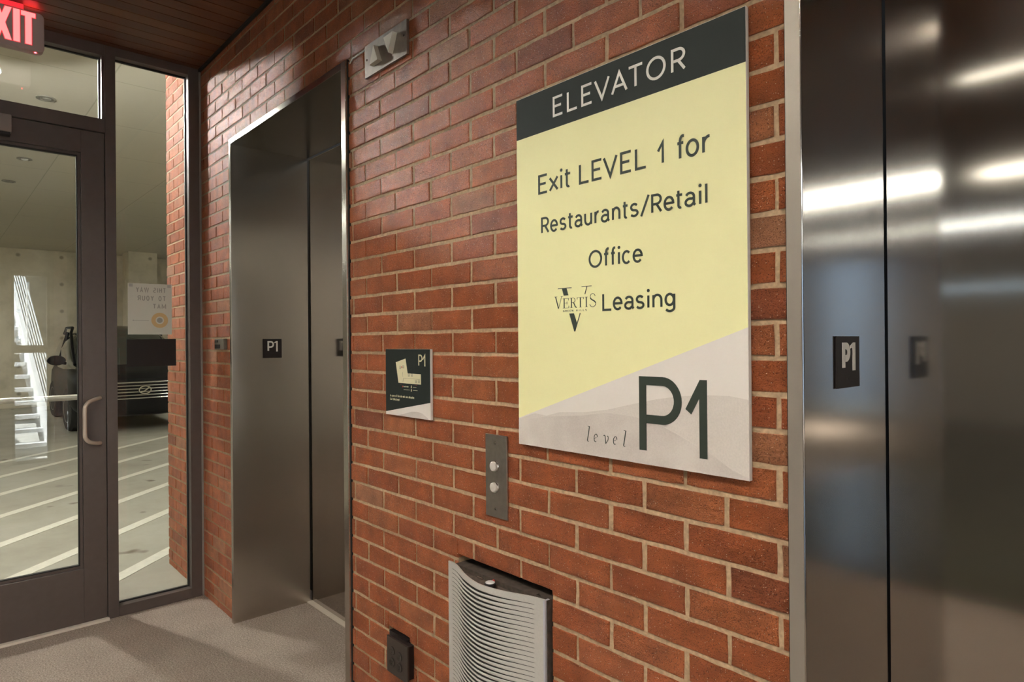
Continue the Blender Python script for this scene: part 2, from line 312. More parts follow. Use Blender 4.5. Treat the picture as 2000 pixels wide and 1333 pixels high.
# ---------------------------------------------------------------- single-stroke lettering
def arc(cx, cy, rx, ry, a0, a1, n=14):
    return [(cx + rx * math.cos(math.radians(a0 + (a1 - a0) * i / n)), cy + ry * math.sin(math.radians(a0 + (a1 - a0) * i / n))) for i in range(n + 1)]
XH = .72
def glyph(c):
    if c == 'E': return [[(1, 1), (0, 1), (0, 0), (1, 0)], [(0, .52), (.85, .52)]]
    if c == 'L': return [[(0, 1), (0, 0), (1, 0)]]
    if c == 'V': return [[(0, 1), (.5, 0), (1, 1)]]
    if c == 'A': return [[(0, 0), (.5, 1), (1, 0)], [(.17, .33), (.83, .33)]]
    if c == 'T': return [[(0, 1), (1, 1)], [(.5, 1), (.5, 0)]]
    if c == 'O': return [arc(.5, .5, .5, .5, 90, 450, 32)]
    if c == 'U': return [[(0, 1)] + arc(.5, .36, .5, .36, 180, 360) + [(1, 1)]]
    if c == 'R': return [[(0, 0), (0, 1), (.5, 1)] + arc(.5, .735, .46, .265, 90, -90) + [(.11, .47)], [(.48, .47), (1, 0)]]
    if c == 'P': return [[(0, 0), (0, 1), (.48, 1)] + arc(.48, .71, .52, .29, 90, -90) + [(.13, .42)]]
    if c == 'H': return [[(0, 0), (0, 1)], [(1, 0), (1, 1)], [(0, .52), (1, .52)]]
    if c == 'I': return [[(.5, 0), (.5, 1)]]
    if c == 'N': return [[(0, 0), (0, 1), (1, 0), (1, 1)]]
    if c == 'M': return [[(0, 0), (0, 1), (.5, .2), (1, 1), (1, 0)]]
    if c == 'W': return [[(0, 1), (.25, 0), (.5, 1), (.75, 0), (1, 1)]]
    if c == 'Y': return [[(0, 1), (.5, .48), (1, 1)], [(.5, .48), (.5, 0)]]
    if c == 'G': return [arc(.5, .5, .5, .5, 50, 340, 22) + [(1, .48), (.6, .48)]]
    if c == 'S': return [arc(.5, .755, .46, .245, 35, 270, 12) + arc(.5, .255, .5, .255, 90, -145, 12)]
    if c == '1': return [[(0, .60), (1, 1), (1, 0)]]
    if c == '/': return [[(0, -.1), (1, 1.1)]]
    if c == '.': return [[(.3, 0), (.7, .06)]]
    if c == 'x': return [[(0, 0), (1, XH)], [(0, XH), (1, 0)]]
    if c == 'i': return [[(.5, 0), (.5, XH)], 'dot']
    if c == 'l': return [[(.5, 0), (.5, 1.04)]]
    if c == 't': return [[(.36, .97), (.36, .2)] + arc(.66, .16, .30, .16, 180, 300, 8), [(0, XH), (1, XH)]]
    if c == 'f': return [[(1, 1.04)] + arc(.82, .80, .42, .25, 75, 180, 8) + [(.4, 0)], [(0, XH), (.9, XH)]]
    if c == 'o': return [arc(.5, XH / 2, .5, XH / 2, 90, 450, 28)]
    if c == 'c': return [arc(.52, XH / 2, .52, XH / 2, 45, 315, 22)]
    if c == 'e': return [[(.05, .37), (.98, .37)] + arc(.5, XH / 2, .5, XH / 2, 2, 318, 24)]
    if c == 'r': return [[(0, 0), (0, XH)], [(0, .40)] + arc(.85, .36, .85, .35, 165, 85, 8)]
    if c == 'n': return [[(0, 0), (0, XH)], arc(.5, .42, .5, .30, 180, 0, 12) + [(1, 0)]]
    if c == 'm': return [[(0, 0), (0, XH)], arc(.25, .45, .25, .27, 180, 0, 10) + [(.5, 0)], arc(.75, .45, .25, .27, 180, 0, 10) + [(1, 0)]]
    if c == 'h': return [[(0, 0), (0, 1.04)], arc(.5, .42, .5, .30, 180, 0, 12) + [(1, 0)]]
    if c == 'u': return [[(0, XH)] + arc(.5, .30, .5, .30, 180, 360, 12), [(1, XH), (1, 0)]]
    if c == 'v': return [[(0, XH), (.5, 0), (1, XH)]]
    if c == 's': return [arc(.5, .535, .45, .185, 30, 270, 10) + arc(.5, .175, .5, .175, 90, -150, 10)]
    if c == 'a': return [arc(.46, .50, .42, .22, 155, 0, 10) + [(.88, .10), (1, 0)], arc(.44, .20, .44, .20, 60, 300, 14), [(.62, .385), (.88, .40)], [(.62, .03), (.88, .14)]]
    if c == 'd': return [arc(.45, XH / 2, .45, XH / 2, 90, 450, 22), [(1, 1.04), (1, 0)]]
    if c == 'g': return [arc(.48, .40, .48, .32, 90, 450, 22), [(1, XH), (1, -.05)] + arc(.5, -.05, .5, .22, 0, -150, 12)]
    return []
def letters(mb, items, base, cap, sw, fn, a, b):
    # items: (character, left edge, right edge) along u
    for c, u0, u1 in items:
        for st in glyph(c):
            if st == 'dot':
                uc = (u0 + u1) / 2; r = sw * .68
                mb.prism([(uc + r * math.cos(k * PI / 6), base + cap * .95 + r * math.sin(k * PI / 6)) for k in range(12)], fn, a, b); continue
            h = sw / 2
            lo, hi = (u0 + h, u1 - h) if u1 > u0 else (u0 - h, u1 + h)
            if abs(u1 - u0) < 2 * sw and c in 'ilI1.': lo = hi = (u0 + u1) / 2
            if c == '1': lo, hi = u0 + h * .6, u1 - h
            pts = [(lo + (hi - lo) * x, base + h + (cap - sw) * y) for x, y in st]
            mb.strip(pts, sw, fn, a, b)
WID = dict(i=.25, l=.25, I=.2, t=.5, f=.5, r=.42, m=1.0, M=.95, W=1.1, s=.55, S=.65, c=.6, L=.6, E=.62, T=.7)
WID['1'] = .32; WID['.'] = .2; WID['/'] = .55
def spread(text, u0, u1, gap=.24):
    ws = [(.5 if c == ' ' else WID.get(c, .68)) for c in text]; tot = sum(ws) + gap * (len(text) - 1)
    k = (u1 - u0) / tot; u = u0; out = []
    for c, wd in zip(text, ws):
        if c != ' ': out.append((c, u, u + wd * k))
        u += (wd + gap) * k
    return out

# ================================================================ SETTING
X1 = -3.7774; GX = -3.832; CEIL = 2.894; GCEIL = 3.55
# --- brick wall with both elevator openings, the heater recess and the outlet recess
COURSE = .0656; ZJ = 1.084; BL = .1933; JT = .0105
EL = (-3.3105, -2.1071, 0.0, 2.3956); ER = (-.5135, .6842, 0.0, 2.3956)
HEAT_HOLE = (-1.482, -1.105, .10, .772); OUT_HOLE = (-1.862, -1.736, .315, .444)
wall = MB()
holes = [EL, ER, HEAT_HOLE, OUT_HOLE]
WX0, WX1 = -4.475, 1.75
k0 = int(math.floor((0 - ZJ) / COURSE)) - 1; k1 = int(math.ceil((GCEIL - ZJ) / COURSE)) + 1
def brick(x0, x1, z0, z1, tone, holed):
    def edge(p, q, n):
        out = []
        for i in range(n):
            t = i / n; j = 0 if i == 0 else 1
            out.append((p[0] + (q[0] - p[0]) * t + random.uniform(-.0011, .0011), p[1] + (q[1] - p[1]) * t + random.uniform(-.0011, .0011)))
        return out
    nx = max(1, int((x1 - x0) / .028)); nz = max(1, int((z1 - z0) / .025))
    o = edge((x0, z0), (x1, z0), nx) + edge((x1, z0), (x1, z1), nz) + edge((x1, z1), (x0, z1), nx) + edge((x0, z1), (x0, z0), nz)
    cx, cz = (x0 + x1) / 2, (z0 + z1) / 2; n = len(o)
    yo = random.uniform(-.0012, .0012); tx = random.uniform(-.004, .004); tz = random.uniform(-.008, .008)
    pl = lambda u, v: yo + (u - cx) * tx + (v - cz) * tz
    v = [(u, pl(u, q) + .0015, q) for u, q in o] + [(cx + (u - cx) * (1 - .0035 / max(.02, (x1 - x0))) , pl(u, q), cz + (q - cz) * (1 - .0035 / max(.02, (z1 - z0)))) for u, q in o] + [(u, .02, q) for u, q in o]
    fs = [tuple(range(n, 2 * n))] + [(i, (i + 1) % n, n + (i + 1) % n, n + i) for i in range(n)] + [(i, 2 * n + i, 2 * n + (i + 1) % n, (i + 1) % n) for i in range(n)]
    wall.add(v, fs, tone, 0)
for k in range(k0, k1):
    zb = ZJ + k * COURSE + JT / 2; zt = zb + COURSE - JT
    phase = -1.797 if k % 2 else -1.6955
    i0 = int((WX0 - phase) / BL) - 2
    for i in range(i0, i0 + 40):
        xa = phase + i * BL + JT / 2; xb = xa + BL - JT
        xa, xb = xa + random.uniform(-.002, .002), xb + random.uniform(-.002, .002)
        a, b, c, d = max(xa, WX0), min(xb, WX1), max(zb, 0.0), min(zt, GCEIL)
        if b - a < .008 or d - c < .006: continue
        top = CEIL if (a + b) / 2 > -3.85 else GCEIL
        if c > top: continue
        tone = min(.93, max(0.0, random.gauss(.58, .13)))
        r = random.random()
        if r < .06: tone = random.uniform(.88, .95)
        elif r < .10: tone = random.uniform(.05, .25)
        if abs(xa + .575) < .03 and abs((zb + zt) / 2 - 1.267) < .033: tone = 1.0
        for p in rect_minus((a, b, c, d), holes):
            if p[1] - p[0] > .007 and p[3] - p[2] > .006: brick(*p, tone, False)
for x0, x1, z0, z1 in rect_minus((WX0, -3.85, 0, GCEIL), []) + rect_minus((-3.85, WX1, 0, CEIL + .1), holes):
    wall.box(x0, x1, .0036, .11, z0, z1, 0, 1)
wall.box(WX0, -3.85, .02, .45, 0, GCEIL, 0, 1)
o = wall.build('wall_north', ['brick', 'mortar']); o['kind'] = 'structure'
# back of the shaft behind the wall
k = MB(); k.box(-3.75, 1.75, .46, .56, 0, 3.2); o = k.build('wall_shaft', 'dark'); o['kind'] = 'structure'

# --- floors, ceilings
o = box('floor', 'carpet', None, X1 - .03, 1.75, -10.5, .46, -.1, 0.0); o['kind'] = 'structure'
o = box('floor_wing', 'carpet', None, 1.75, 5.0, -10.5, -3.4, -.1, 0.0); o['kind'] = 'structure'
o = box('floor_garage', 'gfloor', None, -18.2, X1 - .03, -9, 7, -.1, 0.0); o['kind'] = 'structure'
c = MB(); x = -3.9; i = 0
while x < 1.75:
    pass
    c.box(x + .003, x + .0785, -10.5, -.006, CEIL, CEIL + .03, random.random()); x += .0815
c.box(-3.9, 1.8, -10.5, .1, CEIL + .012, CEIL + .16, 0.1)
while x < 5.0:
    c.box(x + .003, x + .0785, -10.5, -3.4, CEIL, CEIL + .03, random.random()); x += .0815
c.box(1.8, 5.0, -10.5, -3.4, CEIL + .012, CEIL + .16, 0.1)
o = c.build('ceiling', 'wood'); o['kind'] = 'structure'
o = box('trim_1', 'dark', None, X1, 1.75, -.012, -.0005, CEIL - .016, CEIL + .01); o['kind'] = 'structure'
o = box('ceiling_garage', 'gceil', None, -18.2, X1 - .13, -9, 7, GCEIL, GCEIL + .15); o['kind'] = 'structure'
o = box('wall_garage_west', 'concrete', None, -18.4, -18.0, -9, 7, 0, GCEIL); o['kind'] = 'structure'
o = box('wall_garage_south', 'concrete', None, -18.2, X1 - .1, -9.2, -9, 0, GCEIL); o['kind'] = 'structure'
o = box('wall_garage_north', 'concrete', None, -18.2, -4.2, 7, 7.2, 0, GCEIL); o['kind'] = 'structure'
k = MB(); k.box(-4.0, -3.85, .45, 7, 0, GCEIL); k.box(-4.0, X1, -9, -2.62, 0, GCEIL); k.box(-3.92, X1 + 0.0, -2.62, 0, CEIL + .012, GCEIL)
o = k.build('wall_garage_east', 'concrete'); o['kind'] = 'structure'
# lobby walls
k = MB()
for y0, y1, z0, z1 in rect_minus((-3.4, .0, 0, CEIL), [(-.40, -.03, 0, 2.25), (-3.3, -2.45, .08, 2.35)]): k.box(1.75, 1.95, y0, y1, z0, z1)
k.box(1.95, 5.2, -3.4, -3.2, 0, CEIL); k.box(5.0, 5.2, -10.5, -3.4, 0, CEIL)
o = k.build('wall_east', 'tan'); o['kind'] = 'structure'
k = MB()
for x0, x1, z0, z1 in rect_minus((X1 - .1, 5.2, 0, CEIL), [(3.30, 3.98, 0, 2.86), (-3.6, -1.5, 2.165, 2.215)]): k.box(x0, x1, -10.7, -10.5, z0, z1)
o = k.build('wall_south', 'tan'); o['kind'] = 'structure'

o = box('floor_tile', simple('dark slate tile', (.055, .052, .035), .10, spec=1.0, noise=.2, nscale=8), None, X1, 1.75, -10.5, -2.12, .0002, .004); o['kind'] = 'structure'

# --- glazed front: sidelight, transom, door
def prof(mb, y0, y1, z0, z1, x0=None, x1=None):
    mb.box(X1 - .078 if x0 is None else x0, X1 if x1 is None else x1, y0, y1, z0, z1)
w1 = thing('window_1', (X1, -.24, 0), 'tall narrow sidelight between glass door and brick wall', 'window', kind='structure')
fr = MB(); prof(fr, -.0638, -.004, 0, CEIL); prof(fr, -.455, -.4077, 0, CEIL); prof(fr, -.4077, -.0638, 2.8497, CEIL); prof(fr, -.4077, -.0638, 0, .0534)
fr.build('window_frame', 'bronze', w1, bevel=.0015)
gk = MB()
for b in ((-.4077, -.0638, .0534, .060), (-.4077, -.0638, 2.842, 2.8497), (-.0700, -.0638, .060, 2.842), (-.4077, -.402, .060, 2.842)): gk.box(GX - .007, GX + .008, *b)
gk.build('gasket', 'gasket', w1)
box('glass_pane', 'glass', w1, GX - .003, GX + .003, -.4072, -.0643, .054, 2.849)
cl = MB(); cl.box(X1 - .004, X1 + .004, -.010, -.0005, 0, CEIL); cl.build('sealant_joint', simple('grey sealant', (.25, .22, .2), .7), w1)
w2 = thing('window_2', (X1, -.92, 2.5), 'wide transom window above the glass door', 'window', kind='structure')
fr = MB(); prof(fr, -1.42, -.455, 2.838, CEIL); prof(fr, -1.42, -.455, 2.4493, 2.517); prof(fr, -.468, -.455, 2.517, 2.838); prof(fr, -1.42, -1.37, 2.517, 2.838)
fr.build('window_frame', 'bronze', w2, bevel=.0015)
box('glass_pane', 'glass', w2, GX - .003, GX + .003, -1.3695, -.4685, 2.5175, 2.8375)
gk = MB()
for b in ((-1.37, -.468, 2.517, 2.523), (-1.37, -.468, 2.832, 2.838), (-.474, -.468, 2.523, 2.832)): gk.box(GX - .007, GX + .008, *b)
gk.build('gasket', 'gasket', w2)
w3 = thing('window_3', (X1, -2.0, 0), 'sidelight beyond the hinge side of the glass door', 'window', kind='structure')
fr = MB(); prof(fr, -1.42, -1.37, 0, 2.4493); prof(fr, -2.62, -1.42, 2.838, CEIL); prof(fr, -2.62, -1.42, 0, .0534); prof(fr, -2.62, -2.57, .0534, 2.838); prof(fr, -1.44, -1.42, .0534, 2.838)
fr.build('window_frame', 'bronze', w3, bevel=.0015)
box('glass_pane', 'glass', w3, GX - .003, GX + .003, -2.575, -1.435, .05, 2.842)
o = box('wall_west', 'tan', None, X1 - .1, X1, -10.5, -2.62, 0, CEIL); o['kind'] = 'structure'

d1 = thing('door_1', (X1, -1.37, 0), 'glass entrance door with bronze stiles', 'door', kind='structure')
DX = X1 - .004
st = MB()
for b in ((-.5574, -.4577, .012, 2.4445), (-1.367, -1.267, .012, 2.4445), (-1.267, -.5574, .012, .2782), (-1.267, -.5574, 2.334, 2.4445)): st.box(DX - .046, DX, *b)
st.build('stile_frame', 'bronze', d1, bevel=.0012)
bd = MB()
for b in ((-.5700, -.5574, .2782, 2.334), (-1.267, -1.254, .2782, 2.334), (-1.254, -.5700, .2782, .291), (-1.254, -.5700, 2.321, 2.334)): bd.box(DX - .04, DX - .014, *b)
bd.build('glazing_bead', 'bronze', d1, bevel=.001)
gk = MB()
for b in ((-.5745, -.57, .291, 2.321), (-1.254, -.57, .291, .296), (-1.254, -.57, 2.314, 2.321)): gk.box(DX - .036, DX - .016, *b)
gk.build('gasket', 'gasket', d1)
box('glass_pane', 'glass', d1, DX - .029, DX - .023, -1.262, -.562, .283, 2.329)
hd = MB(); hp = []
for t in range(7): hp.append((DX + .002 + .03 * t / 6, -.4835 - .030 * t / 6, 1.1165 - .004 * t / 6))
A, Bz = (DX + .045, -.555), 1.085
pts = [(DX - .001, -.4835, 1.117), (DX + .022, -.505, 1.113), (DX + .040, -.535, 1.103), (DX + .046, -.551, 1.085), (DX + .048, -.5555, 1.062), (DX + .048, -.5555, 1.0), (DX + .048, -.5555, .945), (DX + .046, -.551, .923), (DX + .040, -.535, .905), (DX + .022, -.505, .894), (DX - .001, -.4835, .891)]
def smooth_path(p, n=5):
    out = []
    for i in range(len(p) - 1):
        p0, p1, p2, p3 = [Vector(p[max(0, min(len(p) - 1, j))]) for j in (i - 1, i, i + 1, i + 2)]
        for t in range(n):
            t /= n; out.append(.5 * ((2 * p1) + (p2 - p0) * t + (2 * p0 - 5 * p1 + 4 * p2 - p3) * t * t + (3 * p1 - p0 - 3 * p2 + p3) * t ** 3))
    out.append(Vector(p[-1])); return out
hd.tube(smooth_path(pts), .0095, 14); hd.build('pull_handle', 'handle', d1, smooth=True)
pb = MB(); pb.tube([(DX - .10, -1.30, 1.119), (DX - .10, -.52, 1.119)], .014, 14); pb.tube([(DX - .046, -.53, 1.119), (DX - .10, -.53, 1.119)], .01, 10); pb.tube([(DX - .046, -1.29, 1.119), (DX - .10, -1.29, 1.119)], .01, 10)
pb.build('push_bar', 'barwhite', d1, smooth=True)
cb = box('door_closer', simple('beige closer cover', (.30, .26, .24), .5), d1, DX - .001, DX + .052, -1.10, -.831, 2.362, 2.4425, bevel=.004)
box('closer_foot', 'black', cb, DX - .001, DX + .045, -1.09, -.835, 2.350, 2.362)
box('threshold', 'threshold', d1, X1 - .09, X1 + .022, -1.42, -.452, 0.0005, .011)

# ================================================================ ELEVATORS
def elevator(name, x0, x1, z1, label):
    # x0..x1: outer edges of the frame; inner edges differ in width as on the wall
    t = thing(name, ((x0 + x1) / 2, .2, 0), label, 'elevator', 'elevators in the brick wall')
    li, ri, zi = x0 + .0254 + .0038 * (x0 > -1), x1 - .0330, z1 - .028
    jm = 'steel_soft' if x0 < -1 else 'steel'
    def jamb(xa, xb, bead):
        k = MB(); k.box(xa, xb, -.012, .386, 0, z1); o = k.build('jamb', jm, t, bevel=.0018)
        return o
    jamb(x0, li, 0); jamb(ri, x1, 0)
    if x0 > -1:
        k = MB(); k.box(x0 + .0012, li - .0025, -.0132, -.0118, 0, z1 - .002); k.build('face_strip', 'strip', t)
    k = MB(); k.box(li, ri, -.012, .386, zi, z1); k.build('head', 'steel_head_shade', t, bevel=.0018)
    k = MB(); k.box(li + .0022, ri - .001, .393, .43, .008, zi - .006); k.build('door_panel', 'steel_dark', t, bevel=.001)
    k = MB(); k.box(li - .02, ri + .02, .436, .458, 0, zi + .05); k.build('shaft_liner', 'dark', t)
    k = MB(); k.box(li, ri, .368, .398, .0005, .006); k.build('sill', 'threshold', t)
    k = MB(); k.box(x0 - .004, x0 + .004, -.004, .02, 0, z1); k.box(x1 - .004, x1 + .004, -.004, .02, 0, z1); k.box(x0, x1, -.004, .02, z1 - .004, z1 + .004); k.build('caulk_line', 'dark', t)
    return t, li, ri
e1, LI, LR = elevator('elevator', -3.3105, -2.1071, 2.3956, 'elevator beside the glass front with a dark recessed steel door')
e2, RI, RR = elevator('elevator', -.5135, .6842, 2.3956, 'elevator to the right of the yellow sign, its shiny steel door close by')

def floor_sign(xs, y0, y1, z0, z1, base, cap, sw, p_y, one_y, label):
    t = thing('floor_sign', (xs, (y0 + y1) / 2, z0), label, 'sign', 'level signs on the elevator jambs')
    box('plate', 'black', t, xs, xs + .0035, y0, y1, z0, z1, bevel=.0008)
    fn = lambda u, v, d: (xs + .0035 + d, u, v)
    k = MB(); letters(k, [('P', *p_y)], base, cap, sw, fn, 0, .0012)
    u0, u1 = one_y; k.prism([(u1 - sw, base), (u1, base), (u1, base + cap), (u1 - sw * .75, base + cap), (u0 + sw * .12, base + cap * .89), (u0 + sw * .12, base + cap * .79), (u1 - sw, base + cap * .84)], fn, 0, .0012)
    k.build('lettering', 'white', t)
    k = MB(); ym = (y0 + y1) / 2
    for dy, dz in ((0, 0), (.004, 0), (0, -.004), (.0, -.008), (.010, 0), (.014, -.004), (.010, -.004)):
        k.lathe([(.0009, 0), (.0008, .0005), (.0003, .0009)], (xs + .0035, ym + dy - .006, z0 + .024 + dz), (1, 0, 0), 8)
    k.build('braille_dots', 'black', t, smooth=True)
    return t
floor_sign(LI + .0003, .1407, .2385, 1.308, 1.4055, 1.3405, .0540, .0078, (.1637, .1975), (.1985, .2166), 'square black level sign on the left jamb by the glass front')
floor_sign(RI + .0003, .1195, .2303, 1.2876, 1.3858, 1.3198, .0537, .0125, (.1434, .1805), (.1815, .2058), 'black level sign with bright white letters right of the yellow sign')

# ================================================================ BIG SIGN
SX0, SX1, SZ0, SZ1 = -1.205, -.5845, 1.1208, 1.9935; SY = -.0125
bs = thing('elevator_sign', ((SX0 + SX1) / 2, SY, SZ0), 'large yellow wall sign listing what level one holds, with dark header band', 'sign')
k = MB(); k.box(SX0, SX1, SY, -.002, SZ0, SZ1); k.build('board', 'edge', bs, bevel=.0006)
F = wall_fn(SY)
def poly(name, mat, parent, pts, fn, a, b):
    k = MB(); k.prism(pts, fn, a, b); return k.build(name, mat, parent)
ZB = 1.8906; e = .0004; dl, dr = 1.1868, 1.4032
poly('header_band', 'signdark', bs, [(SX0 + e, ZB), (SX1 - e, ZB), (SX1 - e, SZ1 - .0012), (SX0 + e, SZ1 - .0012)], F, 0, .0005)
poly('yellow_panel', 'yellow', bs, [(SX0 + e, dl), (SX1 - e, dr), (SX1 - e, ZB), (SX0 + e, ZB)], F, 0, .0005)
poly('grey_panel', 'grey', bs, [(SX0 + e, SZ0 + e), (SX1 - e, SZ0 + e), (SX1 - e, dr), (SX0 + e, dl)], F, 0, .0005)
h1 = [(-1.2046, 1.1850), (-1.147, 1.203), (-1.106, 1.2), (-1.061, 1.212), (-.981, 1.218), (-.917, 1.228), (-.852, 1.244), (-.787, 1.259), (-.727, 1.269), (-.666, 1.274), (-.624, 1.275), (-.5849, 1.27)]
poly('far_hill', 'hill2', bs, [(SX0 + e, SZ0 + e), (SX1 - e, SZ0 + e)] + h1[::-1], F, .0005, .0007)
h2 = [(-1.2046, 1.180), (-1.106, 1.198), (-.997, 1.209), (-.917, 1.221), (-.852, 1.219), (-.788, 1.21), (-.727, 1.188), (-.671, 1.165), (-.618, 1.136), (-.5849, 1.126)]
poly('near_hill', 'hills', bs, [(SX0 + e, SZ0 + e), (SX1 - e, SZ0 + e)] + h2[::-1], F, .0007, .0009)
TA, TB = .0004, .0011
k = MB(); letters(k, [('E', -1.0757, -1.042), ('L', -1.0297, -0.9963), ('E', -0.9849, -0.9518), ('V', -0.9467, -0.9017), ('A', -0.8981, -0.8534), ('T', -0.8526, -0.8122), ('O', -0.8049, -0.757), ('R', -0.7444, -0.7104)], 1.917, .0484, .0056, F, TA, TB)
k.build('header_lettering', 'white', bs)
k = MB()
letters(k, [('E', -1.1274, -1.0953), ('x', -1.0907, -1.0596), ('i', -1.053, -1.047), ('t', -1.0409, -1.0189)], 1.7405, .0474, .0056, F, TA, TB); k.build('direction_lettering', 'ink', bs); k = MB()
letters(k, [('L', -0.9941, -0.9627), ('E', -0.956, -0.9249), ('V', -0.923, -0.8822), ('E', -0.8751, -0.844), ('L', -0.8358, -0.8054)], 1.7405, .0474, .0056, F, TA, TB); k.build('direction_lettering', 'ink', bs); k = MB()
letters(k, [('1', -0.7789, -0.7632)], 1.7405, .0474, .0056, F, TA, TB); k.build('direction_lettering', 'ink', bs); k = MB()
letters(k, [('f', -0.7339, -0.7135), ('o', -0.7123, -0.6824), ('r', -0.6756, -0.6558)], 1.7405, .0474, .0056, F, TA, TB)
k.build('direction_lettering', 'ink', bs); k = MB()
letters(k, [('R', -1.1184, -1.0915), ('e', -1.0876, -1.0624), ('s', -1.057, -1.035), ('t', -1.0309, -1.0124), ('a', -1.0089, -0.9835), ('u', -0.979, -0.9558), ('r', -0.9486, -0.9334), ('a', -0.9302, -0.9045), ('n', -0.8985, -0.8758), ('t', -0.871, -0.8538), ('s', -0.8502, -0.8274), ('/', -0.8232, -0.7991), ('R', -0.7952, -0.7685), ('e', -0.765, -0.7396), ('t', -0.7372, -0.719), ('a', -0.716, -0.6898), ('i', -0.6833, -0.6787), ('l', -0.6698, -0.6656)], 1.6428, .0402, .0050, F, TA, TB)
k.build('direction_lettering', 'ink', bs); k = MB()
letters(k, [('O', -0.9668, -0.9278), ('f', -0.9241, -0.9065), ('f', -0.9044, -0.8884), ('i', -0.8832, -0.8775), ('c', -0.8723, -0.8484), ('e', -0.8438, -0.8179)], 1.5450, .0402, .0050, F, TA, TB)
k.build('direction_lettering', 'ink', bs); k = MB()
letters(k, [('L', -0.9279, -0.9006), ('e', -0.8982, -0.8719), ('a', -0.8672, -0.8402), ('s', -0.8373, -0.8144), ('i', -0.8073, -0.8016), ('n', -0.7943, -0.7698), ('g', -0.7645, -0.7392)], 1.4467, .0400, .0050, F, TA, TB)
k.build('direction_lettering', 'ink', bs)
# big level number
k = MB(); sw = .0180
k.strip([(-.8204, 1.1504), (-.8204, 1.2965), (-.772, 1.2965)] + arc(-.772, 1.2567, .0372, .0398, 90, -90, 20) + [(-.8113, 1.2167)], sw, F, TB, TB + .0009)
k.prism([(-.6863, 1.1502), (-.6696, 1.1502), (-.6696, 1.3030), (-.6849, 1.3030), (-.7172, 1.2440), (-.7043, 1.2342), (-.6863, 1.2664)], F, TB, TB + .0009)
k.build('level_number', 'ink', bs)
# italic word
k = MB()
def it_l(u):
    k.strip([(u + .0045, 1.1868), (u + .0095, 1.1862)], .0010, F, TB, TB + .0006); k.strip([(u + .0095, 1.1868), (u + .0030, 1.1540)], .0021, F, TB, TB + .0006)
    k.strip([(u + .0030, 1.1545)] + arc(u + .0052, 1.1545, .0022, .0025, 190, 330, 6), .0010, F, TB, TB + .0006)
def it_e(u):
    p = [(u + .004, 1.1605), (u + .0105, 1.1635)] + [(u + .0085 + .0045 * math.cos(a) + .0012 * math.sin(a), 1.1635 + .0075 * math.sin(a) * (1 if math.sin(a) > 0 else 1.3)) for a in [math.radians(10 + 12 * i) for i in range(25)]]
    k.strip(p[:2], .0008, F, TB, TB + .0006); k.strip(p[2:], .0014, F, TB, TB + .0006)
def it_v(u):
    k.strip(arc(u + .003, 1.168, .0022, .0028, 150, 20, 6) + [(u + .0062, 1.158), (u + .0068, 1.1525)], .0017, F, TB, TB + .0006)
    k.strip([(u + .0068, 1.1525), (u + .012, 1.160)] + arc(u + .0115, 1.166, .0025, .004, -40, 120, 6), .0011, F, TB, TB + .0006)
it_l(-.9776); it_e(-.9585); it_v(-.9278); it_e(-.9033); it_l(-.8747)
k.build('italic_lettering', 'ink', bs)
# lease logo: tall serif letter behind a line of serif capitals
k = MB(); fat = .0008
k.prism([(-1.0507, 1.5050), (-1.0362, 1.5050), (-1.0305, 1.4881), (-1.0449, 1.4881)], F, TA, TB); k.strip([(-1.0637, 1.5053), (-1.0203, 1.5053)], .0016, F, TA, TB)
k.strip([(-.9889, 1.5053), (-.9593, 1.5053)], .0014, F, TA, TB); k.strip([(-.9730, 1.5053), (-.9790, 1.4878)], .0018, F, TA, TB)
k.prism([(-1.0278, 1.4452), (-1.0136, 1.4452), (-1.0035, 1.4205), (-1.0098, 1.4030), (-1.0125, 1.4030)], F, TA, TB); k.strip([(-.9938, 1.4452), (-1.0105, 1.4035)], .0018, F, TA, TB)
th, tk = .0006, .0026; B0, B1 = 1.4585, 1.4810
S = lambda p, wd: k.strip(p, wd, F, TA, TB)
S([(-1.0763, 1.4867), (-1.0665, 1.4867)], th); S([(-1.0545, 1.4867), (-1.0485, 1.4867)], th); S([(-1.0718, 1.4867), (-1.0625, 1.4582)], tk); S([(-1.0517, 1.4867), (-1.0620, 1.4582)], th)
S([(-1.0440, B0), (-1.0440, B1)], tk); S([(-1.0480, B1), (-1.0300, B1), (-1.0300, B1 - .005)], th); S([(-1.0480, B0), (-1.0292, B0), (-1.0292, B0 + .005)], th); S([(-1.0440, 1.4705), (-1.0350, 1.4705)], th); S([(-1.0350, 1.4735), (-1.0350, 1.4675)], th)
S([(-1.0210, B0), (-1.0210, B1)], tk); S([(-1.0248, B0), (-1.0175, B0)], th); S([(-1.0248, B1), (-1.0150, B1)] + arc(-1.0150, 1.4757, .0055, .0053, 90, -90, 8) + [(-1.0210, 1.4704)], .0009); S([(-1.0140, 1.4700), (-1.0085, 1.4600), (-1.0048, B0)], .0022)
S([(-.9930, B0), (-.9930, B1)], tk); S([(-1.0027, B1 - .004), (-1.0027, B1), (-.9836, B1), (-.9836, B1 - .004)], th); S([(-.9965, B0), (-.9895, B0)], th)
S([(-.9752, B0), (-.9752, B1)], tk); S([(-.9790, B0), (-.9712, B0)], th); S([(-.9790, B1), (-.9712, B1)], th)
S([(-.9488, 1.4822)] + arc(-.9560, 1.4812, .0072, .0066, 20, 200, 10), .0009); S([(-.9630, 1.4785), (-.9600, 1.4750), (-.9510, 1.4705), (-.9475, 1.4670)], .0026); S(arc(-.9560, 1.4655, .0088, .0078, 10, -165, 10), .0010)
